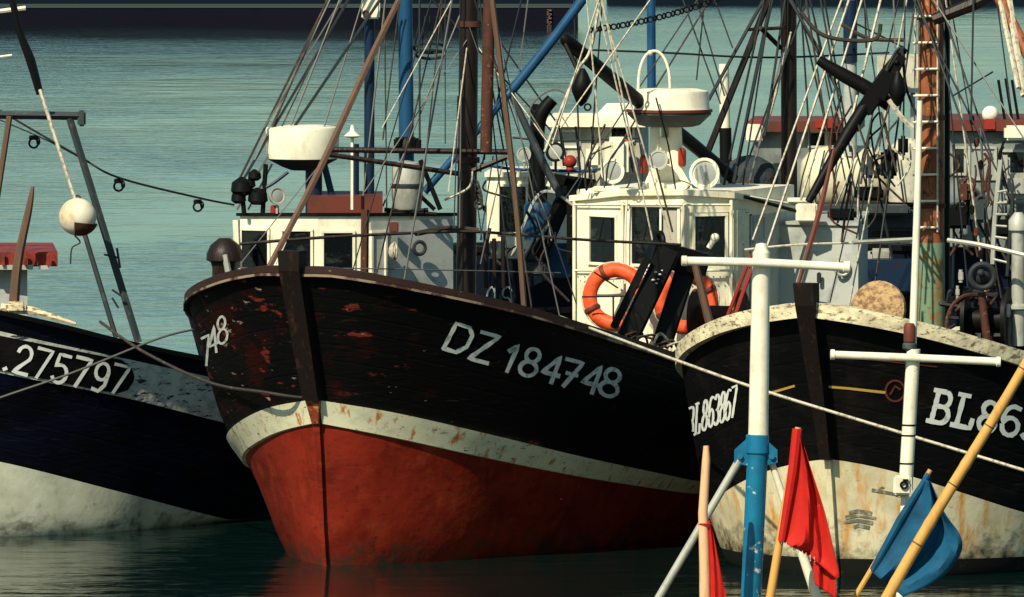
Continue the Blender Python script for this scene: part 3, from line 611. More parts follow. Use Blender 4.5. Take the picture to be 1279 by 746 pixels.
# aft grey deckhouse
P2 = plan([(962, 108.0), (1072, 107.6), (1084, 110.5), (1000, 110.6)])
b = MB(); b.prism(P2, 1.2, zat(280, 108)); b.build('aft_deckhouse', 'grey_paint', dz, smooth=False)
b = MB(); b.prism(off_plan(P2, .03, ((P2[0][0]+P2[2][0])/2, 109)), zat(280, 108), zat(276, 108)); b.build('deckhouse_top', 'galv', dz, smooth=False)
b = MB(); p = U(1052, 335, 107.6); b.torus(p, (0, 1, 0), .08, .018, 20, 8); b.ball(p, .05); b.build('porthole', 'galv', dz)
b = MB(); p = U(1023, 347, 107.7); b.box(p, .05, .04, .12, bev=.01); b.build('hatch_dog', 'wire_dark', dz)
b = MB(); p = U(1007, 265, 107.5); b.box(p, .24, .2, .22, bev=.02); b.box(U(1000, 250, 107.5), .3, .2, .05, bev=.01); b.build('vent_box', 'white', dz)
line(dz, 'roof_edge_rail', [(930, 246, 106.8), (1010, 268, 107.6)], 2.4, 'black'); line(dz, 'roof_edge_rail', [(915, 242, 106.8), (1000, 257, 107.6)], 2.0, 'white')
# ---- radar on pedestal
YR = 107.4
def lamp(parent, px, py, Y, rpx, m='white', name='floodlight', face=(-.35, -1, .05)):
    r = rpx*PX(Y); c = U(px, py, Y); d = V(face).normalized(); b = MB()
    b.lathe(c-d*r*.9, d, [(r*.3, 0), (r*.75, r*.25), (r*.95, r*.7), (r, r*.95), (r*1.05, r), (r*1.05, r*1.12), (r*.86, r*1.12), (r*.8, r*1.0)], 22)
    o = b.build(name, m, parent); g = MB(); g.lathe(c+d*r*.08, d, [(r*.82, 0), (r*.5, r*.1), (.001, r*.13)], 20); g.build('lens', 'lens', o)
    b = MB(); b.tube([c-V((0, 0, r*2)), c-V((0, 0, r*.9))], r*.14, 6); b.build('bracket', m, o); return o
b = MB(); cR = U(836, 140, YR); R_ = 51*PX(YR)
b.lathe(cR, (0, 0, 1), [(R_*.99, .0), (R_*1.02, .02), (R_*.98, .05), (R_*.975, .20), (R_*.95, .235), (R_*.7, .26), (0, .265)], 40); rd = b.build('radar_dome', 'white', dz)
b = MB(); b.lathe(cR, (0, 0, 1), [(R_*.99, -.004), (R_*1.06, 0), (R_*1.06, .03), (R_*.99, .034)], 40); b.build('radar_rim', 'redroof', rd)
b = MB(); b.lathe(cR-V((0, 0, .165)), (0, 0, 1), [(R_*.58, 0), (R_*.75, .02), (R_*1.03, .14), (R_*1.03, .158)], 40); b.build('radar_base', 'grey_dark', rd)
b = MB()
b.tube([U(817, 235, YR), U(818, 157, YR)], .055, 8); b.tube([U(846, 238, YR), U(843, 157, YR)], .075, 10); b.tube([U(831, 238, YR+.15), U(831, 157, YR+.15)], .05, 8)
b.box(U(828, 232, YR), .55, .35, .08, bev=.01); b.box(U(832, 185, YR+.05), .25, .12, .25, bev=.01)
b.add([U(800, 240, YR-.1), U(868, 240, YR-.1), U(848, 205, YR-.1), U(815, 205, YR-.1), U(800, 240, YR), U(868, 240, YR), U(848, 205, YR), U(815, 205, YR)], [(0, 1, 2, 3), (4, 5, 6, 7), (0, 1, 5, 4), (1, 2, 6, 5), (3, 0, 4, 7), (2, 3, 7, 6)])
b.build('radar_pedestal', 'cream', dz)
b = MB(); c = U(817, 115, YR); pts = [c+V((20*PX(YR)*math.cos(a), 0, .46*max(math.sin(a), 0)**.75)) for a in np.linspace(math.pi, 0, 16)]
b.tube(pts, .016, 8); b.ball(U(812, 66, YR), .03); b.build('radar_hoop', 'white', rd)
lamp(dz, 823, 200, YR-.3, 12, 'galv', 'searchlight'); lamp(dz, 881, 217, 106.6, 19, 'white'); lamp(dz, 766, 214, 106.9, 15, 'white')
for x, y in ((804, 206), (852, 197)):
    b = MB(); c = U(x, y, YR-.1); b.lathe(c-V((0, 0, .1)), (0, 0, 1), [(.03, 0), (.045, .02), (.045, .18), (.02, .21)], 12); b.build('side_lamp', 'red', dz)
b = MB(); b.box(U(757, 236, 106.9), .3, .1, .06, bev=.01); b.build('lamp_bracket', 'cream', dz)
b = MB(); b.ball(U(893, 297, 106.2), .05); b.tube([U(893, 297, 106.2), U(885, 310, 106.2)], .03, 8); b.build('horn', 'white', dz)
# pale uprights / whip lines in front of wheelhouse
for a_, b__ in [((752, 0), (815, 300)), ((745, 0), (800, 235)), ((756, 20), (838, 300)), ((740, 75), (755, 235)), ((690, 185), (655, 130)), ((748, 0), (690, 180)), ((770, 60), (700, 160))]:
    line(dz, 'halyard', [(*a_, 104.5), (*b__, 104.2)], 1.0, 'rope', n=4)
line(dz, 'halyard', [(752, -20, 104.6), (738, 60, 104.5), (718, 95, 104.4), (680, 190, 104.2)], 2.2, 'rope', n=5)
line(dz, 'halyard', [(820, 210, 104.4), (840, 290, 104.2)], 1.3, 'rope_dark', n=4)
# black derrick boom crossing behind the radar with a block under it
line(dz, 'derrick_boom', [(704, 48, 106.0), (716, 58, 106.1), (790, 120, 107.0), (862, 178, 108.2), (915, 222, 109)], [5, 9, 9, 9, 8], 'black', n=10)
b = MB(); c = U(728, 108, 105.6); b.lathe(c-V((.02, 0, .22)), (0.05, 0, 1), [(.01, 0), (.06, .05), (.11, .16), (.12, .24), (.06, .36), (.02, .42)], 12); b.torus(U(734, 134, 105.6), (0, 1, 0), .035, .01, 14, 6); b.build('pulley_block', 'black', dz)
line(dz, 'derrick_tackle', [(706, 55, 105.8), (722, 88, 105.7)], 3, 'black')
# lifebuoys: hung on the wheelhouse
def lifebuoy(px, py, Y, Rpx, label, face=(-.3, -1, .1)):
    t = thing('lifebuoy', label, 'lifebuoy', U(px, py, Y), 'orange lifebuoys on the wheelhouse front')
    f = V(face); b = MB(); R = Rpx*PX(Y)*.80; r = Rpx*PX(Y)*.22; b.torus(U(px, py, Y), f, R, r, 40, 12, squash=.8); b.build('ring', 'orange', t)
    d = f.normalized(); up = V((0, 0, 1)); a = d.cross(up).normalized(); b_ = a.cross(d)
    for k in range(4):
        an = math.pi/4+k*math.pi/2+.3; e = a*math.cos(an)+b_*math.sin(an); g = MB()
        g.torus(U(px, py, Y)+e*R, e.cross(d), r*1.04, .012, 14, 6, squash=2.2); g.build('band', 'redroof', t)
    pts = [U(px, py, Y)+(a*math.cos(q)+b_*math.sin(q))*(R+r*(.9+.25*abs(math.sin(2*q-.6)))) for q in np.linspace(0, 2*math.pi, 40)]
    g = MB(); g.tube(pts, .010, 5); g.build('grab_line', 'rope', t)
lifebuoy(769, 371, 106.2, 42, 'orange lifebuoy hanging left of the black gallows on the cream wheelhouse')
lifebuoy(857, 377, 105.9, 40, 'orange lifebuoy hanging right of the black gallows, half hidden by the white crossbar', (-.1, -1, .1))
for seg_ in ([(727, 371), (787, 370)], [(766, 371), (766, 400)], [(742, 340), (772, 360)]):
    line(dz, 'lifebuoy_rack', [(*seg_[0], 106.0), (*seg_[1], 106.0)], 1.1, 'black')
# dark mound and white funnel post aft on main boat
b = MB(); c = U(936, 232, 109.5); b.lathe(c, (0, 0, 1), [(.32, 0), (.33, .1), (.26, .25), (.12, .33), (.01, .35)], 24); b.build('covered_liferaft', 'darknet', dz)
line(dz, 'exhaust_pipe', [(904, 80, 109.6), (906, 195, 109.6)], [6.2, 6.8], 'white', n=12); line(dz, 'exhaust_pipe', [(906, 160, 109.55), (907, 232, 109.55)], 7.6, 'black', n=12)
for x, r, m_ in ((986, 10, 'brown'),): line(dz, 'mizzen_mast', [(x-2, -200, 109.3), (x, 262, 109.3)], r, m_, n=14)
for a_, b__, rr, mm in [((962, -5), (870, 225), 4.2, 'brown'), ((965, 0), (920, 205), 1.5, 'wire_dark'), ((940, 25), (885, 125), 2.2, 'wire_dark'), ((955, 40), (915, 235), 2.4, 'wire_dark'), ((976, 30), (955, 170), 1.6, 'wire_dark'),
                ((975, 60), (950, 35), 3, 'brown'), ((935, 37), (980, 35), 2.5, 'brown'), ((988, 0), (1050, 120), 2.0, 'wire_dark'), ((998, 20), (1040, 90), 1.6, 'wire_dark'), ((975, 90), (918, 245), 1.2, 'wire_dark'),
                ((870, 0), (905, 120), 1, 'wire_dark'), ((862, 25), (900, 130), 1, 'wire_dark'), ((880, 0), (870, 100), 1, 'wire_dark'), ((893, 0), (915, 60), 1.0, 'wire_dark'), ((980, 60), (935, 232), 1.6, 'wire')]:
    line(dz, 'mizzen_stay', [(*a_, 109.2), (*b__, 108.8)], rr, mm, n=6)
line(dz, 'mizzen_stay', [(988, 40, 109.2), (968, 115, 109.1), (955, 165, 109)], [1.2, 3.4, 1.6], 'rope')
line(dz, 'masthead_wire', [(720, 62, 106.5), (830, 66, 108), (960, 72, 109.3), (1110, 66, 111)], 1.5, 'wire_dark')
# long chain from derrick tip to the mast
def chain(parent, name, A, B, sag, n, rpx, m):
    b = MB(); pts = curve_pts([A, B], n, sag)
    for k in range(n):
        p, q = pts[k], pts[k+1]; c = (p+q)/2; d = (q-p); L = d.length; d.normalize(); nrm = V((0, 1, 0)) if k % 2 else V((0, 0, 1)).cross(d)
        y = nrm.cross(d).normalized(); b.torus(c, nrm, L*.34, rpx*PX(A.y), 10, 5)
    return b.build(name, m, parent)
chain(dz, 'derrick_chain', U(735, 38, 106), U(905, -4, 108), .05, 30, 1.2, 'black')
# ================================================================ RIGHT BOAT (white lettering BL)
bl = thing('trawler', 'black trawler with a grimy white bottom and flaking cream gunwale, lettered BL 863867', 'fishing boat', Wp(1100, 715))
HB = Hull(bl, (1046, 720), 20, 13, [
  dict(s0=1.3, w=[(0, .005), (1, .5), (3, 1.1), (6, 1.5), (12, .9)], z=[(0, -.8), (13, -.8)]),
  dict(s0=.95, wl=1, w=[(0, .008), (.12, .42), (.4, .93), (.8, 1.32), (1.3, 1.6), (2.2, 1.85), (4, 2.1), (9, 2.1), (12, 1.4)], z=[(0, 0), (13, 0)]),
  dict(s0=.9, w=[(0, .008), (.12, .44), (.4, .98), (.8, 1.36), (1.3, 1.66), (2.2, 1.92), (4, 2.15), (9, 2.15), (12, 1.5)], z=[(0, .20), (3, .15), (13, .15)]),
  dict(s0=.66, w=[(0, .01), (.12, .46), (.4, 1.0), (.9, 1.45), (1.4, 1.74), (2.2, 1.98), (4, 2.2), (9, 2.2), (12.3, 1.7)],
       py=[(1030, 573), (1060, 577), (1120, 590), (1200, 615), (1279, 640), (1340, 655)], drop=.15, zmin=.5),
  dict(s0=0, w=[(0, .06), (.1, .50), (.35, .95), (.8, 1.42), (1.3, 1.75), (2.0, 2.02), (3.5, 2.25), (9, 2.25), (13, 1.8)],
       py=[(1008, 380), (1050, 386), (1100, 395), (1150, 406), (1220, 425), (1279, 443), (1380, 475)], drop=.1),
 ], [('weed_line', 0, 2, 'weed', 0), ('bottom', 2, 3, 'dirty_white', 0), ('hull', 3, 4, 'hull_black2', 0)])
HB.cap('peel_cap', wid=.28, hgt=.155, out=.045, up=.03); HB.deck('deck')
sl_ = stem_line(HB, 12, 16, .03); sl_.append(sl_[-1]+V((0, 0, .22))-HB.a*.04)
b = MB(); bar(b, sl_, (.055, .105), .10, HB.a, HB.r); b.build('stem_post', 'stem', bl, smooth=False)
b = MB(); bar(b, stem_line(HB, 4, 12, .015), (.018, .03), .04, HB.a, HB.r); b.build('stem_keel', 'dirty_white', bl, smooth=False)
st = []
for ch, O, R, Vv in [('B', (1158, 525), (24, 5), (10, -38)), ('L', (1188, 530), (24, 5), (10, -38)), ('8', (1219, 536), (22, 5), (8, -36)), ('6', (1247, 541), (23, 5), (8, -36)), ('3', (1274, 547), (23, 6), (8, -36)), ('8', (1302, 553), (22, 6), (8, -36))]: st += glyph(ch, O, R, Vv)
HB.strokes('registration_number', st, 6.0, 'letter')
st = []
for k, (ch, x, y) in enumerate([('B', 860, 548), ('L', 868, 543), ('8', 877, 539), ('6', 885, 535), ('3', 892, 532), ('8', 899, 529), ('6', 906, 526), ('7p', 913, 522)]): st += glyph(ch, (x, y), (6.5, -3), (2, -38))
HB.strokes('registration_number', st, 2.8, 'letter')
HB.strokes('yellow_line', [[(1036, 483), (1060, 485), (1105, 490)]], 3.2, 'yellowp')
HB.strokes('yellow_line', [[(958, 492), (992, 482)]], 3.2, 'yellowp')
HB.strokes('red_line', [[(1040, 445), (1080, 448), (1170, 458)]], 1.4, 'redroof')
HB.strokes('ring_emblem', [[(1118+12*math.cos(a), 488+13*math.sin(a)) for a in np.linspace(0, 6.283, 22)], [(1112, 492), (1118, 482), (1124, 486)]], 2.6, 'redroof')
st = []; b_ = random.Random(9)
for k in range(4):
    st += [[(1055+b_.uniform(0, 14), 640+6*k), (1072, 638+6*k), (1090+b_.uniform(-6, 4), 641+6*k)]]
st += [[(1090, 612), (1125, 618), (1150, 628)]]
M['scorch'] = mat('grey_scrape', (.15, .14, .11), .8, layers=[((.4, .38, .28), 12, .5, .6, I)])
HB.strokes('hull_scrape', st, 4.2, 'scorch')
# deck gear of the right boat
YM = 98.6
line(bl, 'mainmast', [(1163, -190, YM), (1163, 305, YM)], [15.5, 16.5], 'mast_wood', n=18)
line(bl, 'mast_foot', [(1163, 303, YM), (1163, 410, YM)], 17.2, 'green_old', n=18)
line(bl, 'mast_side_post', [(1183, -100, YM+.1), (1183, 400, YM+.1)], 3.6, 'black')
for k in range(12):
    y = 19+33*k-65
    if y > 300: break
    b = MB(); b.tube([U(1140, y+1, YM-.17), U(1171, y, YM-.17)], .012, 6); b.box(U(1158, y, YM-.15), .24, .012, .02); b.build('ladder_rung', 'white', bl)
line(bl, 'ladder_side', [(1143, -60, YM-.16), (1143, 110, YM-.16)], 1.4, 'rope')
line(bl, 'ladder_side', [(1171, -60, YM-.16), (1171, 290, YM-.16)], 1.2, 'rope')
for y in (25, 150, 260):
    b = MB(); b.lathe(U(1163, y, YM), (0, 0, 1), [(.13, 0), (.148, .0), (.148, .05), (.13, .05)]); b.build('mast_band', 'rust', bl)
line(bl, 'boom', [(1240, -20, 98.2), (1262, 25, 98), (1285, 70, 97.8)], 7.5, 'mast_wood', n=10); line(bl, 'gaff', [(1165, 25, 98.2), (1215, 5, 98.2), (1250, -12, 98.2)], [7, 9, 5], 'brown', n=8)
line(bl, 'side_rail', [(1065, 303, 97), (1142, 299, 97.2)], 3.0, 'galv'); line(bl, 'side_rail', [(1184, 300, 97.2), (1225, 306, 97), (1285, 320, 96.8)], 3.0, 'galv')
line(bl, 'side_rail', [(930, 312, 97), (1010, 305, 97), (1140, 303, 97.2)], 1.6, 'rope')
b = MB(); c = U(1272, 432, 97.3); b.tube([c, U(1272, 290, 97.3)], .07, 12); b.lathe(U(1272, 388, 97.3), (0, 0, 1), [(.07, 0), (.13, .02), (.13, .05), (.07, .07)]); b.lathe(U(1272, 290, 97.3), (0, 0, 1), [(.07, 0), (.1, .02), (.1, .12), (.04, .2)]); b.build('ventilator', 'galv', bl)
# net drum disc and winch
b = MB(); b.lathe(U(1098, 388, 97.0), (-.5, -1, .2), [(0, 0), (.30, 0), (.30, .05), (.24, .09), (0, .10)], 28); b.build('net_disc', 'netting', bl)
b = MB(); b.lathe(U(1205, 400, 97.4), (1, -.2, 0), [(0, 0), (.34, 0), (.34, .04), (.13, .05), (.13, .40), (.34, .41), (.34, .45), (0, .45)], 28); b.build('winch', 'black', bl)
b = MB(); b.torus(U(1212, 405, 97.2), (1, -1.5, 0), .30, .02, 24, 6); b.build('rim', 'rust', bl)
line(bl, 'winch_post', [(1226, 365, 97.1), (1233, 425, 97.1)], [5, 5.5], 'rust', n=10)
b = MB(); b.ball(U(1227, 345, 97.1), .10); b.torus(U(1227, 345, 97.0), (0, 1, 0), .12, .03, 20, 8); b.ball(U(1225, 341, 96.95), .04); b.build('winch_head', 'wire_dark', bl)
line(bl, 'stanchion', [(1250, 200, 97.5), (1243, 270, 97.5), (1240, 330, 97.5)], 3.2, 'galv')
line(bl, 'stanchion', [(1265, 245, 97.4), (1258, 345, 97.4)], 2.4, 'wire_dark')
b = MB()
for k in range(7): b.tube([U(1246-k*.8, 240+k*14, 97.45), U(1258, 238+k*15, 97.4)], .012, 5)
b.build('small_ladder', 'galv', bl)
for k in range(20):
    r_ = random.Random(50+k); x = 1185+r_.random()*85; y = 335+r_.random()*75
    line(bl, 'coiled_hose', [(x, y, 97.6), (x+r_.uniform(-15, 25), y+r_.uniform(-20, 20), 97.5), (x+r_.uniform(-20, 30), y+r_.uniform(0, 30), 97.6), (x+r_.uniform(-10, 20), y+r_.uniform(10, 36), 97.6)], r_.uniform(1.2, 2.8), r_.choice(['rope_dark', 'black', 'rust', 'wire_dark', 'rope_dark']), n=5, seg=5)
for x, y, s_ in ((1258, 388, .06), (1200, 345, .05), (1196, 365, .04)):
    b = MB(); b.box(U(x, y, 97.2), s_, s_, s_*1.8, bev=.008); b.tube([U(x, y-8, 97.2), U(x, y+8, 97.2)], s_*.4, 8); b.build('deck_lamp', 'galv', bl)
# black loading boom with blocks
line(bl, 'loading_boom', [(1130, 60, 97.6), (1105, 95, 97.6), (1060, 165, 97.4), (1010, 252, 97.2)], [5, 8.5, 8.5, 5], 'black', n=10)
line(bl, 'loading_boom', [(1022, 75, 97.6), (1050, 92, 97.6), (1085, 112, 97.6), (1112, 132, 97.6)], [6, 9, 10, 9], 'black', n=10)
b = MB(); slab(b, U(1078, 140, 97.5), U(1112, 92, 97.5), .17, .14); slab(b, U(1100, 125, 97.45), U(1128, 70, 97.45), .08, .1); b.build('pulley_block', 'black', bl)
for q in ((1088, 150, 1075, 230), (1100, 140, 1120, 215), (1112, 128, 1092, 190), (1070, 150, 1088, 205)): line(bl, 'fall_rope', [(q[0], q[1], 97.4), (q[2], q[3], 97.3)], 1.5, 'rope_dark', n=5)
b = MB(); b.lathe(U(1121, 133, 97.4), (0, 0, 1), [(.01, 0), (.05, .04), (.09, .14), (.07, .26), (.02, .36)], 12); b.ball(U(1120, 78, 97.4), .03); b.build('pulley_block', 'black', bl)
line(bl, 'tackle_rope', [(1100, 30, 97.5), (1090, 50, 97.5), (1030, 45, 97.4), (1000, 15, 97.4)], 2.6, 'rope_dark', n=6); line(bl, 'tackle_rope', [(1110, 125, 97.4), (1125, 145, 97.4), (1140, 160, 97.4)], 3.4, 'rope')
line(bl, 'tackle_rope', [(1108, 85, 97.5), (1125, 60, 97.5), (1132, 110, 97.5), (1148, 150, 97.5)], 2.0, 'wire_dark')
line(bl, 'red_strut', [(1042, 185, 96.9), (1024, 262, 96.6), (997, 355, 96.2)], [1.8, 4, 3], 'redroof')
for a_, b__, rr, mm in [((1078, -5), (1000, 250), 1.7, 'rope'), ((1062, -5), (958, 308), 1.7, 'rope'), ((1053, -5), (940, 300), 1.5, 'rope'), ((1100, 0), (1062, 155), 1.8, 'rope'), ((1025, 0), (1052, 150), 1.3, 'wire_dark'),
                ((1185, 35), (1240, 200), 1.3, 'wire_dark'), ((1185, 90), (1268, 260), 1.2, 'wire_dark'), ((1216, 0), (1213, 150), 1.4, 'wire_dark'), ((1186, 110), (1215, 190), 1.5, 'wire_dark'), ((1245, 0), (1262, 130), 1.0, 'wire_dark'),
                ((1265, 30), (1279, 120), 4.2, 'rope'), ((1250, 5), (1272, 110), 3.0, 'rope'), ((1240, 90), (1190, 120), 1.1, 'wire_dark'), ((1205, 60), (1290, 190), 1.1, 'wire'), ((1130, 0), (1128, 200), 1.2, 'wire_dark'), ((1116, 0), (1118, 60), 1.0, 'wire'), ((1135, 60), (1100, 300), 1.2, 'wire_dark'), ((1085, 40), (1110, 230), 1.1, 'wire_dark')]:
    line(bl, 'shroud', [(*a_, 98.3), (*b__, 97.5)], rr, mm, n=5)
for k in range(15):                              # frayed net and lines hanging under the boom
    r_ = random.Random(300+k); x = 1045+r_.random()*95; y = 120+r_.random()*110
    line(bl, 'net_strand', [(x, y, 97.7), (x+r_.uniform(-18, 14), y+r_.uniform(15, 45), 97.7), (x+r_.uniform(-25, 25), y+r_.uniform(50, 110), 97.6)], r_.uniform(.7, 1.8), r_.choice(['rope_dark', 'wire_dark', 'black', 'rust', 'rope']), n=4, seg=4)
for x, y, w_, h_ in ((1052, 268, .3, .12), (1110, 205, .16, .3), (1085, 242, .3, .14), (1128, 182, .1, .2)):
    b = MB(); b.box(U(x, y, 98.4), w_, .2, h_, bev=.03); b.build('deck_gear', 'black', bl)
# ================================================================ LEFT BOAT
lb = thing('trawler', 'dark navy trawler at the left edge with a peeling white band numbered 275797', 'fishing boat', Wp(60, 662))
HL = Hull(lb, (-190, 672), 35, 7.6, [
  dict(s0=.9, w=[(0, .03), (1, .5), (3, 1.2), (6, 1.2)], z=[(0, -.8), (13, -.8)]),
  dict(s0=.6, wl=1, w=[(0, .05), (.3, .5), (.8, 1.05), (1.5, 1.5), (2.5, 1.85), (4, 1.95), (7, 1.2)], z=[(0, 0), (13, 0)]),
  dict(s0=.45, w=[(0, .05), (.3, .58), (.8, 1.15), (1.5, 1.6), (2.5, 1.95), (4, 2.05), (7, 1.3)], py=[(-180, 545), (0, 577), (140, 612), (280, 648), (330, 658)], zmin=.03, drop=.1),
  dict(s0=.1, w=[(0, .05), (.3, .68), (.8, 1.3), (1.5, 1.78), (2.5, 2.1), (4, 2.18), (7.2, 1.5)], py=[(-180, 425), (0, 466), (160, 498), (275, 527), (330, 540)], drop=.1),
  dict(s0=.05, w=[(0, .05), (.3, .70), (.8, 1.33), (1.5, 1.82), (2.5, 2.14), (4, 2.2), (7.3, 1.55)], py=[(-180, 368), (0, 414), (160, 449), (275, 474), (330, 485)], drop=.1),
  dict(s0=0, w=[(0, .05), (.3, .72), (.8, 1.36), (1.5, 1.86), (2.5, 2.18), (4, 2.24), (7.4, 1.6)], py=[(-180, 350), (0, 391), (80, 409), (150, 427), (240, 446), (330, 460)], drop=.1),
 ], [('bottom', 0, 2, 'grey_white', 0), ('hull', 2, 3, 'hull_navy', 0), ('number_band', 3, 4, 'peel_white', .012), ('bulwark', 4, 5, 'hull_navy', 0)], N=50)
HL.cap('black', wid=.14, hgt=.05, out=.03, up=.03); HL.deck('deck', .5)
top = [(-60, 406), (0, 419), (60, 431), (120, 443), (150, 449), (162, 458), (166, 470)]; bot = [(-60, 448), (0, 462), (60, 474), (120, 487), (145, 491), (158, 487), (165, 476)]
HL.patch('number_plate', top, bot, 'hull_black2', off=.022)
st = []
for ch, O, R, Vv in [('.', (-2, 460), (14, 3), (5, -30)), ('2', (14, 463), (19, 5), (9, -33)), ('7p', (37, 469), (20, 5), (9, -35)), ('5', (61, 475), (19, 5), (9, -34)), ('7p', (85, 480), (20, 5), (9, -35)), ('9', (110, 485), (19, 5), (9, -34)), ('7p', (132, 488), (20, 5), (9, -34))]: st += glyph(ch, O, R, Vv)
HL.strokes('registration_number', st, 4.4, 'letter', off=.03)
# small white-and-red deckhouse and gantry
b = MB(); Pq = plan([(-60, 103.2), (34, 103.3), (30, 105.2), (-60, 105.2)]); b.prism(Pq, 1.6, zat(335, 103.3)); b.build('deckhouse', 'grey_paint', lb, smooth=False)
b = MB(); Pq = plan([(-60, 103.0), (72, 103.1), (66, 105.3), (-60, 105.3)]); b.prism(Pq, zat(333, 103.1), zat(315, 103.1))
for k in range(5): b.box(U(14*k+4, 324, 103.0), .03, .03, .13)
b.build('red_roof', 'redroof2', lb, smooth=False)
b = MB(); b.box(U(15, 334, 103.05), .45, .05, .05); b.box(U(55, 334, 103.05), .1, .05, .04); b.build('roof_bracket', 'galv', lb)
line(lb, 'gantry_bar', [(-120, 142, 103.2), (100, 145, 103.2)], 5.2, 'grey_dark', n=4); b = MB(); b.box(U(102, 148, 103.2), .09, .1, .17, bev=.02); b.build('gantry_end', 'grey_dark', lb)
line(lb, 'gantry_leg', [(87, 148, 103.2), (173, 428, 103.1)], 4.6, 'grey_dark', n=4)
line(lb, 'gantry_leg', [(105, 290, 103.6), (145, 422, 103.6)], 3.2, 'grey_dark', n=6)
line(lb, 'gantry_brace', [(12, 145, 103.1), (-4, 250, 103.1)], 3.8, 'tan_wood')
for a_, b__ in [((130, 318), (148, 322)), ((140, 362), (152, 370)), ((146, 310), (150, 335)), ((140, 372), (148, 385))]: line(lb, 'gantry_hook', [(*a_, 103.0), (*b__, 103.0)], 1.5, 'wire_dark')
line(lb, 'wooden_post', [(41, 233, 102.8), (36, 262, 102.8), (22, 330, 102.8), (16, 402, 102.8)], [2, 4.5, 6, 7], 'tan_wood')
b = MB(); b.box(U(20, 384, 102.7), .22, .18, .12, bev=.03); b.build('post_block', 'peel_cap', lb)
b = MB(); b.tube([U(2, 385, 102.75), U(40, 388, 102.7), U(95, 405, 102.6)], [.06, .05, .02], 6); b.build('rope_heap', 'peel_cap', lb)
line(lb, 'mast_stay', [(8, -30, 103), (25, 40, 103), (38, 75, 103), (50, 118, 103)], [4, 4.5, 6, 4.5], 'black', n=8)
for p_ in [((0, 14), (32, 10)), ((0, 71), (15, 69))]: line(lb, 'masthead_spar', [(*p_[0], 104), (*p_[1], 104)], 3 if p_[0][1] < 20 else 1.6, 'white')
# float hanging on its rope
t = thing('float', 'round cream float with rust-brown underside hanging on a rope by the left gantry', 'float', U(97, 271, 102.6))
b = MB(); b.ball(U(97, 271, 102.6), 23.5*PX(102.6), n=28, m=18); fl = b.build('ball', 'float', t)
b = MB(); r_ = 23.9*PX(102.6); b.lathe(U(97, 271, 102.6)-V((0, 0, r_)), (0.12, 0, 1), [(r_*math.sin(math.pi*i/24), r_*(1-math.cos(math.pi*i/24))) for i in range(11)], 28); b.build('rust_cap', 'rust', t)
b = MB(); b.torus(U(97, 248, 102.6), (0, 1, 0), .03, .01, 12, 6); b.build('eye', 'rust', t)
line(t, 'hanging_rope', [(50, 112, 102.8), (70, 175, 102.7), (94, 249, 102.6)], 2.4, 'rope'); line(t, 'tail_line', [(93, 294, 102.6), (100, 303, 102.6), (90, 310, 102.6), (88, 330, 102.6)], 1.1, 'wire_dark')
def fan(parent, top, Yt, feet, Yf, r, mats, name='stay'):
    for k, (x, y) in enumerate(feet): line(parent, name, [(top[0]+(k % 3)*2, top[1]+9*k, Yt), (x, y, Yf)], r*(.8+.5*((k*37) % 5)/5), mats[k % len(mats)], n=4)
fan(dz, (585, -160), 101.7, [(440, 340), (470, 344), (505, 350), (640, 382), (665, 390), (700, 400)], 100.6, 1.0, ['wire_dark', 'rope_dark', 'wire'])
fan(dz, (984, -170), 109.2, [(705, 250), (735, 245), (900, 250), (925, 250), (1050, 275), (1066, 278), (1078, 280)], 108.4, 1.2, ['wire_dark', 'rope_dark', 'wire_dark'])
fan(bl, (1161, -170), 98.5, [(1035, 385), (1060, 386), (1088, 390), (1215, 424), (1240, 430), (1262, 438)], 98.0, 1.1, ['wire_dark', 'rope', 'rope_dark'], 'shroud')
for k in range(9):                               # ratlines and small blocks on the right shrouds
    b = MB(); p = U(1214+5.5*(k % 4), 150+28*k, 98.0); b.box(p, .05, .04, .10, bev=.012); b.build('small_block', ['black', 'rust'][k % 2], bl)
# ================================================================ BOATS BEHIND
def simple_hull(root, wl_px, theta, L, h0, h1, beam, m, capm='black', navyname='hull'):
    B_ = beam/2
    Hh = Hull(root, wl_px, theta, L, [
      dict(s0=.8, w=[(0, .03), (2, B_*.5), (L*.6, B_*.6), (L, B_*.5)], z=[(0, -.8), (L, -.8)]),
      dict(s0=.5, wl=1, w=[(0, .05), (1, B_*.5), (3, B_*.85), (L*.6, B_*.9), (L, B_*.7)], z=[(0, 0), (L, 0)]),
      dict(s0=0, w=[(0, .05), (.5, B_*.45), (1.5, B_*.8), (3, B_), (L*.7, B_), (L, B_*.8)], z=[(0, h0), (L*.5, h1), (L, h1+.1)])],
      [('bottom', 0, 1, 'red_bottom', 0), ('hull', 1, 2, m, 0)], N=24)
    Hh.cap(capm); Hh.deck('deck', .4); return Hh
def wat(px, Y): r = F*H/Y-255; return (px, r)
# --- boat with the small cream wheelhouse behind the main bow
wb = thing('trawler', 'trawler behind the main bow with a small cream wheelhouse and cream radar drum', 'fishing boat', (U(430, 0, 113).x, 113.5, 0))
HW = simple_hull(wb, wat(285, 113.6), 78, 9.5, 1.75, 1.6, 3.2, 'hull_navy2')
YW = 112.9
P = plan([(300, YW+.15), (345, YW-.05), (397, YW-.1), (452, YW), (566, YW+.9), (566, YW+2.0), (345, YW+2.0)])
b = MB(); b.prism(P, 1.3, [zat(270, p[1]) for p in P]); wh = b.build('wheelhouse', 'cream', wb, smooth=False)
window(wh, P[0], P[1], 303, 288, 335, 338); window(wh, P[1], P[2], 353, 289, 388, 340); window(wh, P[2], P[3], 404, 291, 440, 341)
sheet(wh, 'side_panel', P[3], P[4], 462, 565, 275, 400, 'grey_paint', .008)
window(wh, P[3], P[4], 464, 291, 479, 347, frame='white', name='door', proud=.03)
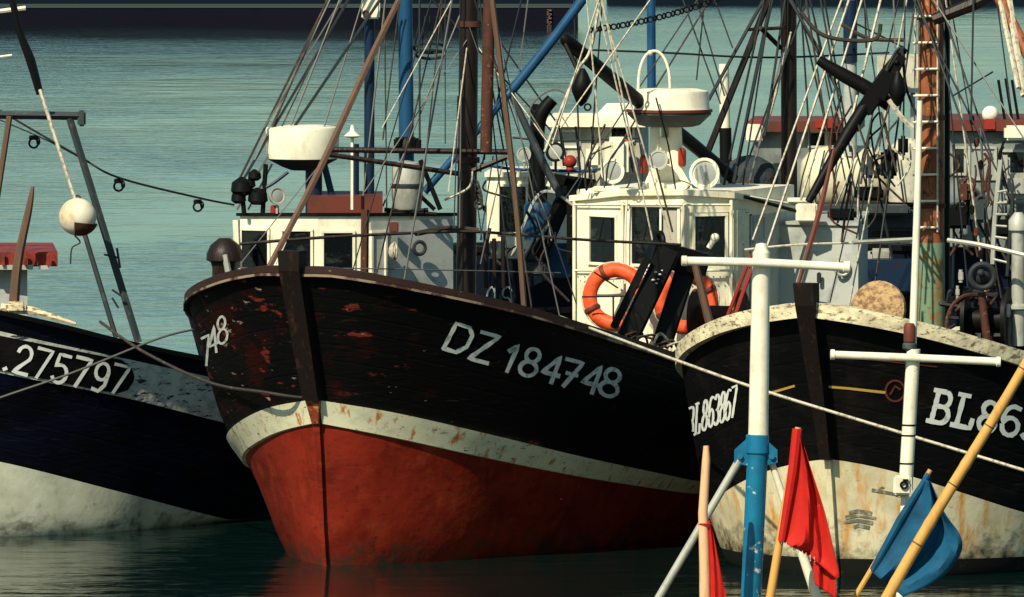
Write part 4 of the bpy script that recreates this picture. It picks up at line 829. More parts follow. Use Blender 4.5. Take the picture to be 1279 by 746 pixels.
cen = (sum(p[0] for p in P)/7, sum(p[1] for p in P)/7); Q = off_plan(P, .04, cen)
b = MB(); b.prism(Q, [zat(270, p[1]) for p in P], [zat(266, p[1]) for p in P]); b.build('roof', 'black', wh, smooth=False)
Q = plan([(384, YW+.2), (478, YW+.2), (478, YW+1.7), (384, YW+1.7)]); b = MB(); b.prism(Q, zat(267, YW), zat(246, YW)); b.build('roof_locker', 'redroof', wh, smooth=False)
line(wb, 'corner_post', [(456, 262, YW-.3), (455, 352, YW-.3)], 5, 'rust', n=6)
b = MB(); cR = U(378, 198, YW+.6); R_ = 46.5*PX(YW); b.lathe(cR, (0, 0, 1), [(R_*.96, 0), (R_*.97, .03), (R_, .34), (R_*.97, .37), (R_*.5, .40), (0, .405)], 40); rd = b.build('radar_drum', 'white', wb)
b = MB(); b.lathe(cR-V((0, 0, .14)), (0, 0, 1), [(R_*.3, 0), (R_*.55, .04), (R_*.9, .12), (R_*.95, .136)], 32); b.build('radar_base', 'grey_dark', rd)
b = MB(); b.tube([U(392, 266, YW+.6), U(392, 208, YW+.6)], .10, 10); b.tube([U(420, 266, YW+.6), U(405, 206, YW+.6)], .04, 8); b.build('radar_post', 'navy', wb)
for k, (x, y, s_) in enumerate([(302, 238, .13), (298, 250, .09), (318, 222, .08), (322, 250, .12), (312, 232, .07)]):
    b = MB(); b.lathe(U(x, y+s_*50, YW), (0, 0, 1), [(s_*.5, 0), (s_, s_*.4), (s_*.9, s_*1.2), (s_*.2, s_*1.7)], 12); b.build('roof_lamp', 'black', wb)
line(wb, 'lamp_bar', [(290, 240, YW), (330, 235, YW), (360, 215, YW)], 2.4, 'navy'); line(wb, 'lamp_post', [(328, 268, YW), (332, 205, YW)], 3, 'black'); line(wb, 'lamp_post', [(305, 268, YW), (302, 235, YW)], 3, 'black')
lamp(wb, 346, 245, YW-.1, 11, 'galv', 'searchlight', (.6, -1, .2)); b = MB(); b.box(U(343, 263, YW), .1, .1, .12, bev=.01); b.build('lamp_foot', 'red', wb)
b = MB(); b.lathe(U(281, 355, YW-.4), (0, 0, 1), [(.15, 0), (.15, .20), (.17, .26), (.22, .28), (.215, .36), (.17, .46), (.07, .54)], 18); b.build('cowl_vent', 'brown', wb); line(wb, 'cowl_stay', [(281, 318, YW-.6), (287, 350, YW-.6)], 4, 'galv')
line(wb, 'lamp_post', [(295, 275, YW-.3), (296, 300, YW-.3), (298, 335, YW-.3)], 4.5, 'white')
b = MB(); b.lathe(U(440, 170, YW), (0, 0, 1), [(.01, -.02), (.06, -.02), (.10, .0), (.03, .06), (.015, .13)], 14); b.tube([U(440, 262, YW), U(440, 168, YW)], .02, 6); b.build('masthead_lamp', 'white', wb)
b = MB(); b.lathe(U(508, 262, YW+.6), (0, 0, 1), [(.15, 0), (.165, .02), (.185, .26), (.185, .30), (.18, .5), (.16, .56), (.02, .58)], 24); dr = b.build('galvanised_barrel', 'galv', wb)
b = MB(); b.lathe(U(508, 235, YW+.6), (0, 0, 1), [(.187, 0), (.195, 0.01), (.195, .045), (.187, .055)], 24); b.build('band', 'wire_dark', dr)
for a_, b__ in [((480, 268), (535, 262)), ((480, 262), (545, 268)), ((525, 200), (550, 262)), ((543, 262), (520, 240))]: line(wb, 'barrel_cradle', [(*a_, YW+.5), (*b__, YW+.5)], 3, 'black')
b = MB(); p = U(524, 310, YW+.4); b.torus(p, (.5, -1, 0), .075, .022, 24, 8); b.build('porthole', 'wire_dark', wb)
b = MB(); b.box(U(492, 284, YW+.15), .11, .06, .12, bev=.01); b.build('fire_box', 'redroof', wb)
b = MB()
for k in range(5): b.torus(U(491+k*.7, 314, YW+.1), (1, -.6+.2*k, 0), .085+.01*(k % 3), .011, 18, 5, squash=1)
b.build('rope_coil', 'rope', wb)
line(wb, 'mast', [(462, -120, YW+.9), (461, 266, YW+.9)], 6.5, 'navy', n=12)
line(wb, 'mast_strut', [(443, 266, YW+.7), (443, 180, YW+.7)], 5.5, 'navy', n=10)
line(wb, 'blue_mast', [(505, -120, YW+1.2), (507, 95, YW+1.2), (508, 262, YW+1.2)], [8, 9.2, 10], 'blue', n=14)
b = MB(); b.box(U(463, 10, YW+.8), .22, .14, .26, bev=.02); bx_ = b.build('lamp_box', 'white', wb); b = MB(); b.torus(U(457, 17, YW+.7), (0, 1, 0), .03, .012, 14, 6); b.build('rim', 'rust', bx_)
b = MB(); b.lathe(U(508, 190, YW+1.1), (0, 0, 1), [(.10, 0), (.15, .03), (.13, .14), (.10, .18)], 14); b.box(U(520, 180, YW+1.0), .12, .1, .14, bev=.02); b.box(U(497, 178, YW+1.0), .1, .1, .12, bev=.02); b.build('mast_winch', 'black', wb)
line(wb, 'blue_boom', [(742, -20, YW+1.4), (690, 50, YW+1.4), (640, 112, YW+1.4)], 6.2, 'blue', n=12); line(wb, 'blue_boom', [(640, 112, YW+1.4), (590, 170, YW+1.3), (530, 240, YW+1.3)], 5, 'blue', n=12)
b = MB()
for k in range(2): b.torus(U(537, 60+8*k, YW+1.1), (0, .35, 1), .19-.02*k, .018, 26, 6)
for k in range(5): b.tube([U(525+6*k, 20, YW+1.1), U(518+9*k, 60, YW+1.1)], .008, 4)
b.build('lamp_hoop', 'wire_dark', wb)
for a_, b__, rr in [((412, -5), (300, 222), 1.6), ((404, 10), (340, 160), 1.3), ((426, -5), (362, 160), 1.3), ((420, 15), (352, 158), 1), ((453, 32), (368, 158), 2.0), ((441, 40), (405, 158), 1), ((384, 70), (330, 160), 1.0), ((400, 60), (292, 245), 1.8), ((356, 158), (296, 262), 1.6), ((340, 205), (310, 262), 1.4), ((398, 30), (318, 200), 1.3),
                    ((480, 0), (483, 262), 1), ((492, 60), (478, 175), 1), ((524, 60), (524, 175), 1.4), ((545, 70), (525, 260), 1), ((470, 100), (452, 260), 1.3), ((562, 50), (478, 258), 1.2), ((556, 70), (556, 180), .8)]:
    line(wb, 'stay', [(*a_, YW+.5), (*b__, YW+.4)], rr, random.choice(['wire_dark', 'wire_dark', 'wire', 'rope_dark']), n=5)
# --- blue boat amidships with cream deckhouse
cb = thing('trawler', 'dark blue boat showing faded letters OS and a cream deckhouse beside the main mast', 'fishing boat', (U(660, 0, 117).x, 117.5, 0))
HC = simple_hull(cb, wat(602, 117.2), 80, 11, 2.32, 2.1, 3.0, 'hull_navy2')
YC = 116.6
P = plan([(608, YC), (694, YC-.1), (720, YC+1.8), (620, YC+1.8)])
b = MB(); b.prism(P, 1.9, [zat(221, p[1]) for p in P]); wh = b.build('deckhouse', 'cream', cb, smooth=False)
b = MB(); b.prism(off_plan(P, .05, ((P[0][0]+P[2][0])/2, YC+.9)), zat(221, YC), zat(215, YC)); b.build('roof', 'white', wh, smooth=False)
window(wh, P[0], P[1], 624, 233, 657, 290); window(wh, P[0], P[1], 668, 233, 684, 290)
HC.strokes('registration_number', glyph('O', (606, 385), (12, 1), (3, -27))+glyph('S', (625, 385), (13, 1), (3, -27)), 2.4, 'letter_dim')
b = MB(); b.lathe(U(672, 300, YC-.5), (0, 0, 1), [(.17, 0), (.175, .1), (.175, .42), (.15, .46)], 24); b.build('blue_drum', 'blue', cb)
b = MB(); b.box(U(700, 325, YC-.6), .28, .3, .42, bev=.02); b.build('blue_locker', 'blue', cb)
b = MB(); slab(b, U(716, 222, YC-1), U(672, 322, YC-1), .20, .2); b.build('crane_arm', 'black', cb)
b = MB(); slab(b, U(714, 230, YC-1.1), U(714, 330, YC-1.1), .12, .2); b.build('crane_post', 'black', cb)
b = MB(); slab(b, U(690, 224, YC-1), U(745, 232, YC-1), .14, .2); b.build('crane_head', 'black', cb)
b = MB(); b.box(U(640, 318, YC-.9), .6, .4, .12, bev=.02); b.box(U(620, 312, YC-.9), .2, .3, .2, bev=.02); b.box(U(665, 334, YC-.9), .3, .3, .2, bev=.03); b.build('deck_machinery', 'grey_dark', cb)
line(cb, 'grey_pipe', [(640, 320, YC-1.2), (668, 250, YC-1.2), (690, 240, YC-1.2), (715, 256, YC-1.2)], 2.2, 'galv'); line(cb, 'grey_pipe', [(655, 318, YC-1.2), (686, 280, YC-1.2)], 2.2, 'galv')
line(cb, 'curved_vent', [(674, 250, YC-.6), (672, 180, YC-.6), (675, 145, YC-.6), (690, 124, YC-.6)], [8, 8, 9, 8], 'black', n=12)
line(cb, 'black_mast', [(668, 130, YC-.3), (664, 260, YC-.3)], 5, 'black'); line(cb, 'boom', [(635, 110, YC-1.2), (672, 190, YC-1.2), (700, 245, YC-1.2)], [4, 5, 5], 'grey_dark')
lamp(cb, 694, 190, YC-.8, 12, 'black'); lamp(cb, 655, 193, YC-.6, 9, 'galv')
b = MB(); b.ball(U(712, 202, YC-1.1), .08); b.lathe(U(712, 215, YC-1.1), (0, 0, 1), [(.03, 0), (.05, .03), (.03, .12)], 10); b.build('warning_lamp', 'red', cb)
line(cb, 'blue_rail', [(600, 205, YC-.5), (650, 212, YC-.5), (745, 214, YC-.5)], 2.2, 'blue'); line(cb, 'lamp_hoop', [(656, 165, YC-.6), (665, 130, YC-.6), (690, 112, YC-.6), (708, 118, YC-.6)], 1.2, 'wire')
for a_, b__ in [((610, -5), (605, 200)), ((640, 110), (690, 165)), ((655, 96), (700, 160)), ((700, 160), (730, 330)), ((745, 100), (735, 235)), ((650, 5), (600, 215)), ((720, 90), (725, 235)), ((600, 30), (650, 300))]:
    line(cb, 'stay', [(*a_, YC-.6), (*b__, YC-.6)], 1.1, 'wire_dark', n=4)
for x in (606, 617, 628): line(cb, 'gear_pole', [(x, 290+x % 3*4, YC-2), (x+1, 360, YC-2)], 2.6, 'brown')
for k in range(16):
    r_ = random.Random(120+k); x = 600+r_.random()*140; y = 215+r_.random()*120
    line(cb, 'loose_line', [(x, y, YC-1.5), (x+r_.uniform(-15, 15), y+r_.uniform(10, 30), YC-1.5), (x+r_.uniform(-20, 35), y+r_.uniform(20, 70), YC-1.5)], r_.uniform(.7, 1.9), r_.choice(['black', 'wire_dark', 'rope_dark', 'galv']), n=4, seg=4)
# --- white boat behind the main wheelhouse
sb = thing('cabin_boat', 'white cabin boat rising behind the cream wheelhouse and its radar', 'boat', (U(760, 0, 121).x, 121.5, 0))
simple_hull(sb, wat(655, 121.4), 80, 9, 2.6, 2.4, 3.0, 'hull_navy2')
YB = 120.6
P = plan([(690, YB), (800, YB-.1), (810, YB+1.6), (700, YB+1.6)]); b = MB(); b.prism(P, 2.2, zat(160, YB)); c1 = b.build('cabin', 'old_white', sb, smooth=False)
b = MB(); b.prism(plan([(682, YB-.2), (806, YB-.3), (814, YB+1.8), (692, YB+1.8)]), zat(158, YB), zat(147, YB)); b.build('roof', 'cream', c1, smooth=False)
b = MB(); b.add([U(740, 148, YB-.1), U(815, 148, YB-.1), U(792, 129, YB+.2), (U(758, 129, YB+.2)), U(740, 148, YB+1.4), U(815, 148, YB+1.4), U(792, 129, YB+1.2), U(758, 129, YB+1.2)], [(0, 1, 2, 3), (4, 5, 6, 7), (0, 1, 5, 4), (1, 2, 6, 5), (2, 3, 7, 6), (3, 0, 4, 7)]); b.build('upper_fairing', 'white', c1)
window(c1, P[0], P[1], 764, 160, 790, 176, frame='white'); window(c1, P[0], P[1], 700, 165, 722, 182, frame='white', glass='lens')
b = MB(); b.torus(U(779, 183, YB-.3), (0, 1, 0), .07, .025, 18, 6); b.build('orange_ring', 'orange', sb)
for x in (705, 725, 745, 790): line(sb, 'cabin_rail', [(x, 215, YB-.4), (x-6, 158, YB-.4)], 1.4, random.choice(['black', 'wire']))
line(sb, 'cabin_rail', [(640, 172, YB-.4), (700, 176, YB-.4), (800, 172, YB-.4)], 1.4, 'wire_dark')
b = MB(); b.box(U(770, 196, YB-.4), .3, .2, .5, bev=.06); b.box(U(742, 196, YB-.4), .2, .2, .3, bev=.05); b.build('white_locker', 'white', sb)
line(sb, 'blue_mast', [(813, -60, YB+1), (814, 150, YB+1)], 5.5, 'blue', n=10)
# --- right: boat with cream tank and red roof
rb = thing('trawler', 'boat with a large cream rounded tank and red cabin roof behind the dark mizzen mast', 'fishing boat', (U(1050, 0, 121).x, 120, 0))
simple_hull(rb, wat(935, 120.2), 82, 11, 2.75, 2.6, 3.2, 'grey_dark')
YT = 119.2
b = MB(); c = U(1000, 222, YT); b.lathe(c, (1, .1, -.03), [(0, 0), (.22, .02), (.35, .12), (.41, .35), (.42, .8), (.36, 1.0), (.2, 1.12), (0, 1.15)], 28); tk = b.build('cream_tank', 'tarp', rb)
for k in range(5):
    b = MB(); b.tube([U(1012+18*k, 188, YT-.35), U(1002+20*k, 222, YT-.4), U(996+22*k, 255, YT-.3)], .009, 4); b.build('lashing', 'rope_dark', tk)
b = MB(); b.prism(plan([(940, YT+.3), (1066, YT+.2), (1070, YT+2), (950, YT+2)]), 2.3, zat(165, YT)); c1 = b.build('cabin', 'grey_old', rb, smooth=False)
b = MB(); b.prism(plan([(934, YT+.1), (1072, YT), (1080, YT+2.1), (942, YT+2.1)]), zat(165, YT), zat(152, YT)); b.build('roof', 'redroof', c1, smooth=False)
b = MB(); b.box(U(1031, 155, YT-.1), .25, .1, .13, bev=.02); b.build('roof_patch', 'red', c1); b = MB(); b.box(U(1052, 143, YT+.2), .12, .12, .14, bev=.03); b.build('roof_lamp', 'white', c1)
window(c1, (P0 := plan([(940, YT+.3), (1066, YT+.2)]))[0], P0[1], 1012, 166, 1030, 182, frame='galv'); window(c1, P0[0], P0[1], 1036, 166, 1052, 182, frame='galv')
b = MB(); b.box(U(942, 166, YT-.3), .20, .2, .22, bev=.02); b.build('white_lamp_box', 'white', rb); b = MB(); b.box(U(944, 153, YT-.3), .16, .16, .05, bev=.01); b.build('lamp_box_top', 'red', rb)
line(rb, 'grey_mast', [(1062, -60, YT-.2), (1062, 195, YT-.2)], [8, 8.5], 'grey_paint', n=12); line(rb, 'mast_foot', [(1062, 0, YT-.22), (1062, 78, YT-.22)], 8.8, 'navy', n=12)
b = MB(); b.lathe(U(1132, 252, YT-.3), (0, 0, 1), [(.22, 0), (.22, .5), (.20, .68), (.1, .78), (0, .8)], 20); b.build('white_tank', 'old_white', rb)
b = MB(); b.prism(plan([(1095, YT), (1150, YT), (1150, YT+.8), (1095, YT+.8)]), zat(116, YT), zat(70, YT)); b.build('white_locker', 'old_white', rb, smooth=False)
line(rb, 'locker_stand', [(1108, 114, YT+.3), (1108, 250, YT+.3)], 3, 'galv'); line(rb, 'locker_stand', [(1140, 114, YT+.3), (1140, 250, YT+.3)], 3, 'galv')
b = MB(); b.box(U(1060, 262, YT-.8), 1.5, .5, .12, bev=.03); b.box(U(1100, 275, YT-.6), .9, .4, .25, bev=.04); b.build('dark_deck_locker', 'grey_dark', rb)
for a_, b__ in [((1040, 60), (1062, 190)), ((1080, 0), (1082, 60)), ((1010, 60), (1030, 150)), ((1000, 0), (1012, 190)), ((1070, 30), (1130, 60)), ((1070, 190), (1110, 330)), ((1120, 190), (1140, 330))]: line(rb, 'stay', [(*a_, YT-.6), (*b__, YT-.6)], 1.2, 'wire_dark', n=4)
line(rb, 'net_rope', [(1050, 30, YT-.6), (1085, 48, YT-.6), (1130, 50, YT-.6)], 3, 'rope_dark')
# --- far right blue boat with grey wheelhouse
gb = thing('trawler', 'dark blue trawler with grey wheelhouse and red roof trim at the right edge', 'fishing boat', (U(1230, 0, 114).x, 114, 0))
simple_hull(gb, wat(1090, 114), 80, 10, 2.5, 2.4, 3.4, 'hull_navy2')
YG = 113.2
P = plan([(1184, YG), (1330, YG-.2), (1340, YG+1.9), (1190, YG+1.9)]); b = MB(); b.prism(P, 2.0, zat(165, YG)); c1 = b.build('wheelhouse', 'grey_old', gb, smooth=False)
b = MB(); b.prism(plan([(1180, YG-.15), (1336, YG-.35), (1346, YG+2), (1186, YG+2)]), zat(163, YG), zat(149, YG)); b.build('roof_trim', 'redroof', c1, smooth=False)
window(c1, P[0], P[1], 1212, 186, 1242, 222, frame='galv', glass='lens'); window(c1, P[0], P[1], 1192, 186, 1204, 216, frame='galv'); window(c1, P[0], P[1], 1252, 190, 1279, 230, frame='galv')
b = MB(); b.ball(U(1237, 143, YG), .10); b.build('dome_lamp', 'white', c1); b = MB(); b.box(U(1237, 156, YG-.2), .15, .1, .14, bev=.02); b.build('lamp_base', 'red', c1)
b = MB(); b.box(U(1268, 166, YG-.4), .26, .2, .17, bev=.03); b.build('roof_lamp', 'cream', c1)
for x, y in ((1255, 130), (1264, 128), (1272, 130)): line(gb, 'horn_post', [(x, 150, YG), (x-8, y-30, YG)], 1.8, 'black')
for k in range(5):
    b = MB(); b.box(U(1180+k*14, 255+(k % 2)*3, YG-.4), .05, .05, .05, bev=.01); b.build('rail_lamp', 'white', gb)
line(gb, 'deck_rail', [(1180, 256, YG-.4), (1290, 252, YG-.4)], 3, 'galv')
b = MB(); b.box(U(1268, 232, YG-.6), .35, .2, .3, bev=.06); b.box(U(1255, 215, YG-.5), .12, .12, .4, bev=.03); b.build('pale_winch', 'galv', gb)
b = MB(); b.box(U(1100, 318, YG-.3), .25, .2, .14, bev=.03); b.box(U(1086, 330, YG-.3), .12, .2, .3, bev=.03); b.build('deck_lantern', 'galv', gb)
b = MB(); b.box(U(1110, 345, YG-.5), .8, .3, .4, bev=.03); b.build('blue_locker', 'navy', gb)
for a_, b__ in [((1100, 250), (1120, 350)), ((1210, 255), (1250, 330)), ((1225, 160), (1235, 360)), ((1192, 255), (1190, 360))]: line(gb, 'deck_stay', [(*a_, YG-.6), (*b__, YG-.6)], 1.6, random.choice(['wire', 'wire_dark']), n=4)
for k in range(26):
    r_ = random.Random(700+k); x = 1182+r_.random()*92; y = 175+r_.random()*110
    line(gb, 'hanging_gear', [(x, y, YG-.9), (x+r_.uniform(-12, 12), y+r_.uniform(12, 35), YG-.9), (x+r_.uniform(-22, 22), y+r_.uniform(35, 90), YG-.9)], r_.uniform(.8, 2.2), r_.choice(['black', 'wire_dark', 'rope_dark', 'rust']), n=5, seg=4)
for x, y, w_, h_, m_ in ((1195, 272, .3, .25, 'black'), (1222, 262, .2, .3, 'grey_dark'), (1248, 285, .35, .2, 'black'), (1205, 240, .12, .25, 'rust'), (1090, 212, .2, .2, 'grey_dark')):
    b = MB(); b.box(U(x, y, YG-1), w_, .25, h_, bev=.04); b.tube([U(x-4, y-16, YG-1), U(x+3, y+10, YG-1.05)], .03, 8); b.torus(U(x+5, y-10, YG-1.1), (.3, 1, 0), .07, .02, 16, 6); b.build('deck_gear', m_, gb)
# ================================================================ LINES ACROSS
def rope_thing(name, label, cat, pp, r, m, seg=10, group=None):
    pts = [U(*p) for p in pp]; b = MB(); b.tube(curve_pts(pts, seg), r, 6); o = b.build(name, m); return tag(o, label, cat, group)
lt = thing('lamp_string', 'sagging wire with three hooked clips running from the left gantry to the next boat', 'cable', U(0, 138, 103.4))
line(lt, 'cable', [(0, 138, 103.4), (42, 163, 103.5), (100, 196, 103.8), (148, 222, 104.5), (247, 247, 110), (292, 256, 112.6)], 1.5, 'rope_dark', seg=6)
line(lt, 'cable', [(0, 150, 103.4), (60, 176, 103.5), (105, 200, 103.8)], .9, 'wire_dark', seg=6)
for x, y, Y in ((42, 172, 103.5), (148, 226, 104.5), (247, 252, 110)):
    b = MB(); c = U(x, y, Y); b.box(c, .10, .05, .05, bev=.01); b.torus(c-V((0, 0, .06)), (.2, 1, 0), .05, .012, 16, 6); b.torus(c+V((.05, 0, -.04)), (1, .5, 0), .035, .01, 12, 6); b.build('clip', 'black', lt)
rope_thing('mooring_rope', 'dark mooring rope passing round the bow below DZ 184748', 'rope', [(125, 402, 102), (180, 440, 100.5), (262, 478, 98.5), (330, 490, 97.1), (384, 497, 96.95), (430, 491, 97.0), (560, 468, 97.45), (700, 445, 98.0), (800, 432, 99.3)], .016, 'rope_dark')
rope_thing('mooring_rope', 'grey mooring line crossing the number 275797 of the left boat', 'rope', [(-60, 520, 99.5), (0, 497, 99.8), (90, 466, 100.2), (195, 424, 101), (240, 412, 101.5)], .013, 'wire')
rope_thing('mooring_rope', 'long pale mooring line sloping across the black hull lettered BL', 'rope', [(700, 396, 99.2), (850, 452, 94.6), (960, 490, 93.5), (1140, 545, 92.8), (1330, 603, 92)], .015, 'rope')
# ================================================================ FOREGROUND: pontoon and marker poles
pt = thing('pontoon', 'low plank pontoon in the foreground carrying the marker poles', 'pontoon', (2.6, 87.5, 0))
b = MB()
for k in range(22): b.box((0.8+k*.2, 87.6, .14), .18, 4.2, .06, bev=.008)
b.build('deck_boards', 'deckgrey', pt); b = MB(); b.box((2.9, 87.6, -.08), 4.5, 4.0, .34, bev=.05); b.build('float_body', 'grey_dark', pt)
def down(px, py, px2, py2, Y, zt=.17):           # extend pixel line to the pontoon deck
    a, c = U(px, py, Y), U(px2, py2, Y); k = (zt-a.z)/(c.z-a.z); return a+(c-a)*k
t = thing('marker_mast', 'tall white crossbar mast with a scuffed blue lower half and two struts', 'mast', down(950, 315, 940, 746, 88.4))
YF = 88.4; px = PX(YF)
b = MB(); b.tube([U(951, 315, YF), U(947, 550, YF)], [11*px, 12.6*px], 20); b.lathe(U(951, 317, YF), (0, 0, 1), [(11*px, 0), (8*px, .05), (7*px, .09), (1*px, .10)], 16); b.build('upper_pole', 'white', t)
b = MB(); b.tube([U(947, 548, YF), down(947, 548, 938, 746, YF)], 13*px, 20); b.build('lower_pole', 'teal', t)
b = MB(); b.tube([U(852, 326, YF-.13), U(950, 328, YF-.13), U(1060, 334, YF-.13)], 5.5*px, 14); b.lathe(U(1053, 333.5, YF-.13), (1, 0, -.05), [(5.5*px, 0), (7.5*px, .005), (7.5*px, .06), (5*px, .065)], 14); b.lathe(U(851, 326, YF-.13), (1, 0, 0), [(5*px, 0), (6.6*px, .005), (6.6*px, .05), (5.5*px, .055)], 14); b.build('crossbar', 'white', t)
b = MB()
for sx in (-1, 1):
    xs = [944+sx*7, 944+sx*27, 944+sx*27, 944+sx*11]; ys = [544, 562, 578, 582]
    f_ = [U(x, y, YF-.03) for x, y in zip(xs, ys)]; g_ = [U(x, y, YF+.03) for x, y in zip(xs, ys)]
    b.add(f_+g_, [(0, 1, 2, 3), (4, 5, 6, 7), (0, 1, 5, 4), (1, 2, 6, 5), (2, 3, 7, 6), (3, 0, 4, 7)]); b.tube([U(944+sx*20, 570, YF-.06), U(944+sx*20, 570, YF+.06)], 4*px, 8)
b.lathe(U(946, 552, YF), (0, 0, 1), [(13*px, -.1), (15*px, -.1), (14.5*px, .06), (12.7*px, .07)], 20); b.build('strut_bracket', 'teal', t)
b = MB(); b.tube([U(924, 574, YF), down(924, 574, 823, 746, YF)], 5*px, 12); b.build('strut', 'galv', t)
b = MB(); b.tube([U(963, 576, YF+.05), down(963, 576, 1020, 746, YF+.05)], [4*px, 7*px], 12); b.build('strut', 'white', t)
YP = 89.0; px = PX(YP)
t = thing('marker_mast', 'slim white T-shaped mast with a red lamp on top and a thin whip above', 'mast', down(1141, 450, 1130, 620, YP))
b = MB(); b.tube([U(1141, 436, YP), U(1131, 612, YP)], [8.6*px, 8.8*px], 16); b.tube([U(1131, 605, YP), down(1131, 605, 1124, 746, YP)], 5*px, 12); b.build('pole', 'white', t)
b = MB(); b.tube([U(1038, 443, YP-.08), U(1141, 447, YP-.08), U(1248, 452, YP-.08)], 5*px, 14); b.lathe(U(1037, 443, YP-.08), (1, 0, 0), [(4*px, 0), (6.5*px, .005), (6.5*px, .04), (5*px, .045)], 14); b.lathe(U(1244, 452, YP-.08), (1, 0, 0), [(5*px, 0), (6.5*px, .005), (6.5*px, .04), (4*px, .045)], 14); b.build('crossbar', 'white', t)
b = MB(); b.lathe(U(1136, 428, YP), (0, 0, 1), [(6*px, 0), (7.5*px, .01), (7.5*px, .15), (5*px, .18)], 16); lp = b.build('lamp', 'redroof', t); b = MB(); b.lathe(U(1136, 438, YP), (0, 0, 1), [(6*px, 0), (9*px, .02), (9*px, .06), (7*px, .075)], 16); b.build('lamp_base', 'grey_dark', lp)
b = MB(); b.tube([U(1149, 126, YP+.06), U(1145, 280, YP+.06), U(1140, 430, YP+.06)], [3.4*px, 4.6*px, 5*px], 10); b.build('whip', 'white', t)
for y in (532, 545, 580):
    b = MB(); b.lathe(U(1141-(y-436)*.057, y, YP), (0, 0, 1), [(8.7*px, 0), (9.3*px, .002), (9.3*px, .014), (8.7*px, .016)], 16); b.build('black_ring', 'black', t)
b = MB(); b.box(U(1127, 606, YP-.1), .17, .1, .18, bev=.02); fb = b.build('white_fitting', 'white', t); b = MB(); b.torus(U(1129, 606, YP-.17), (0, 1, 0), .03, .01, 12, 6); b.box(U(1131, 600, YP-.17), .05, .02, .02); b.build('catch', 'black', fb)
b = MB()
for k in range(3): b.torus(U(1126, 618, YP), (0, .2*k, 1), .06, .01, 14, 5)
b.build('lashing', 'rope', t)
def flag(parent, name, Lc, Rc, Y, m, amp=.03, n=26, k=14, ph=0, folds=2.2):
    b = MB(); vs = []
    Ls = curve_pts([U(x, y, Y) for x, y in Lc], 8); Rs = curve_pts([U(x, y, Y) for x, y in Rc], 8)
    def smp(c, u): q = u*(len(c)-1); i = min(int(q), len(c)-2); return c[i].lerp(c[i+1], q-i)
    for i in range(n+1):
        for j in range(k+1):
            u, v_ = j/k, i/n; p = smp(Ls, v_).lerp(smp(Rs, v_), u)
            p = p+V((0, 1, 0))*amp*(math.sin(u*folds*math.pi+ph+v_*2.5)+.5*math.sin(u*5*math.pi+v_*7+ph))*min(1, u*2.5)
            vs.append(p)
    b.add(vs, [(i*(k+1)+j, i*(k+1)+j+1, (i+1)*(k+1)+j+1, (i+1)*(k+1)+j) for i in range(n) for j in range(k)])
    o = b.build(name, m, parent); s_ = o.modifiers.new('thickness', 'SOLIDIFY'); s_.thickness = .004; return o
YF1 = 87.9
t = thing('flag_pole', 'red flag hanging from a leaning cane right of the blue mast', 'flag', down(997, 535, 962, 746, YF1), 'red marker flags')
b = MB(); b.tube([U(997, 534, YF1), down(997, 534, 962, 746, YF1)], [4*PX(YF1), 6*PX(YF1)], 10); b.build('cane', 'bamboo', t)
flag(t, 'flag_cloth', [(996, 541), (988, 600), (976, 676)], [(999, 541), (1014, 590), (1030, 640), (1042, 690), (1047, 722), (1020, 700)], YF1-.05, 'redflag', .055, folds=2.8)
for k in range(9):
    b = MB(); b.tube([U(977+5*k, 675+2.6*k, YF1-.06), U(976+5*k+(k % 3), 679+2.9*k+(k % 2)*2, YF1-.07)], .006, 5); b.build('frayed_thread', 'rope', t)
flag(t, 'flag_fold', [(1004, 640), (1012, 690), (1018, 730)], [(1024, 630), (1040, 690), (1045, 748)], YF1-.02, 'redflag', .03, ph=2)
b = MB(); b.tube([U(996, 536, YF1-.06), U(990, 590, YF1-.06), U(976, 676, YF1-.06)], [6.5*PX(YF1), 6*PX(YF1), 4.5*PX(YF1)], 8); b.build('flag_sleeve', 'redflag', t)
YF2 = 87.6
t = thing('flag_pole', 'pale peeled pole with a narrow red flag left of the blue mast', 'flag', down(881, 558, 879, 746, YF2), 'red marker flags')
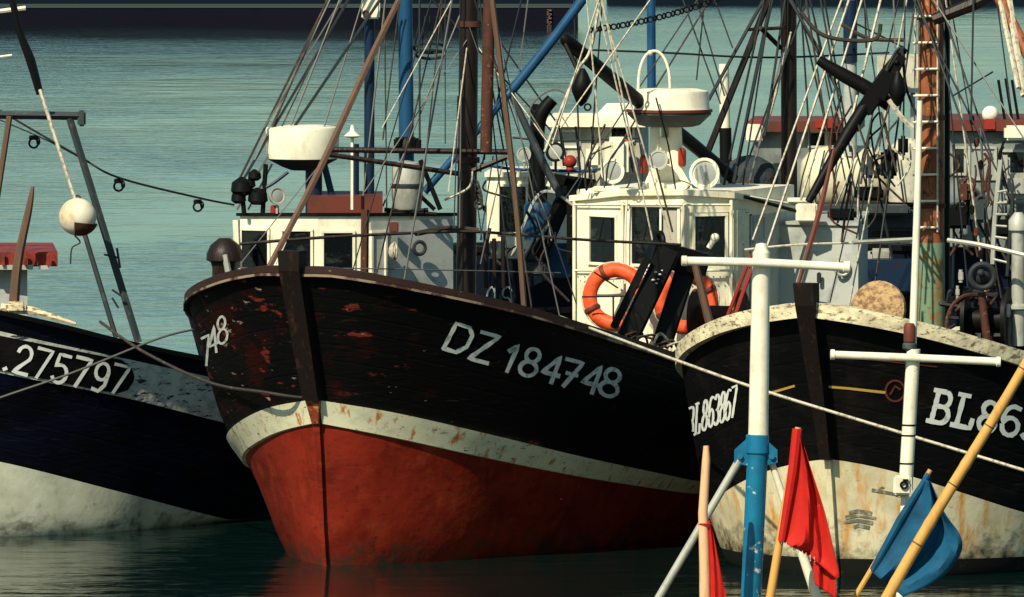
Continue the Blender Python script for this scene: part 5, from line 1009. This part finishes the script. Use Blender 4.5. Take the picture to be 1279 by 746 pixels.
b = MB(); b.tube([U(882, 557, YF2), U(882, 575, YF2), U(878, 640, YF2), U(880, 700, YF2), down(878, 640, 880, 746, YF2)], [3.5*PX(YF2), 5.2*PX(YF2), 6*PX(YF2), 6.8*PX(YF2), 7*PX(YF2)], 12); b.build('pole', 'pinkwood', t)
flag(t, 'flag_cloth', [(884, 652), (884, 700), (884, 746), (884, 760)], [(887, 650), (896, 690), (905, 735), (909, 760)], YF2-.02, 'redflag', .02)
b = MB(); b.torus(U(881, 655, YF2), (0, .1, 1), 7.5*PX(YF2), .01, 14, 6); b.build('tie', 'redflag', t)
YF3 = 88.2
t = thing('flag_pole', 'blue flag on a thin leaning cane behind the thick yellow bamboo', 'flag', down(1161, 588, 1068, 746, YF3))
b = MB(); b.tube([U(1162, 587, YF3), down(1162, 587, 1068, 746, YF3)], [3*PX(YF3), 3.6*PX(YF3)], 8); b.build('cane', 'bamboo', t)
flag(t, 'flag_cloth', [(1154, 598), (1122, 650), (1088, 714)], [(1163, 602), (1180, 640), (1199, 668), (1199, 692), (1175, 722), (1128, 745)], YF3-.06, 'blueflag', .085, folds=3.1)
b = MB(); b.tube([U(1160, 592, YF3-.04), U(1125, 648, YF3-.06), U(1090, 712, YF3-.04)], [3.5*PX(YF3), 5*PX(YF3), 4*PX(YF3)], 8); b.build('flag_sleeve', 'blueflag', t)
b = MB(); YBm = 87.2; A = U(1292, 436, YBm); Bq = down(1292, 436, 1108, 746, YBm); pts = []; rs = []
for k in range(60):
    q = k/59; pts.append(A.lerp(Bq, q)+V((.012*math.sin(q*7), 0, .01*math.sin(q*5)))); rs.append((6.2+1.6*q)*PX(YBm)*(1.07 if k % 12 == 0 else 1))
b.tube(pts, rs, 14); b.cur = 1
for k in range(4, 60, 12): d_ = (pts[k+1]-pts[k]).normalized(); b.lathe(pts[k], d_, [(rs[k]*.9, 0), (rs[k]*1.09, .002), (rs[k]*1.09, .012), (rs[k]*.9, .014)], 14)
o = b.build('bamboo_pole', ['bamboo', 'tan_wood']); tag(o, 'thick yellow bamboo pole leaning across the lower right corner', 'pole')
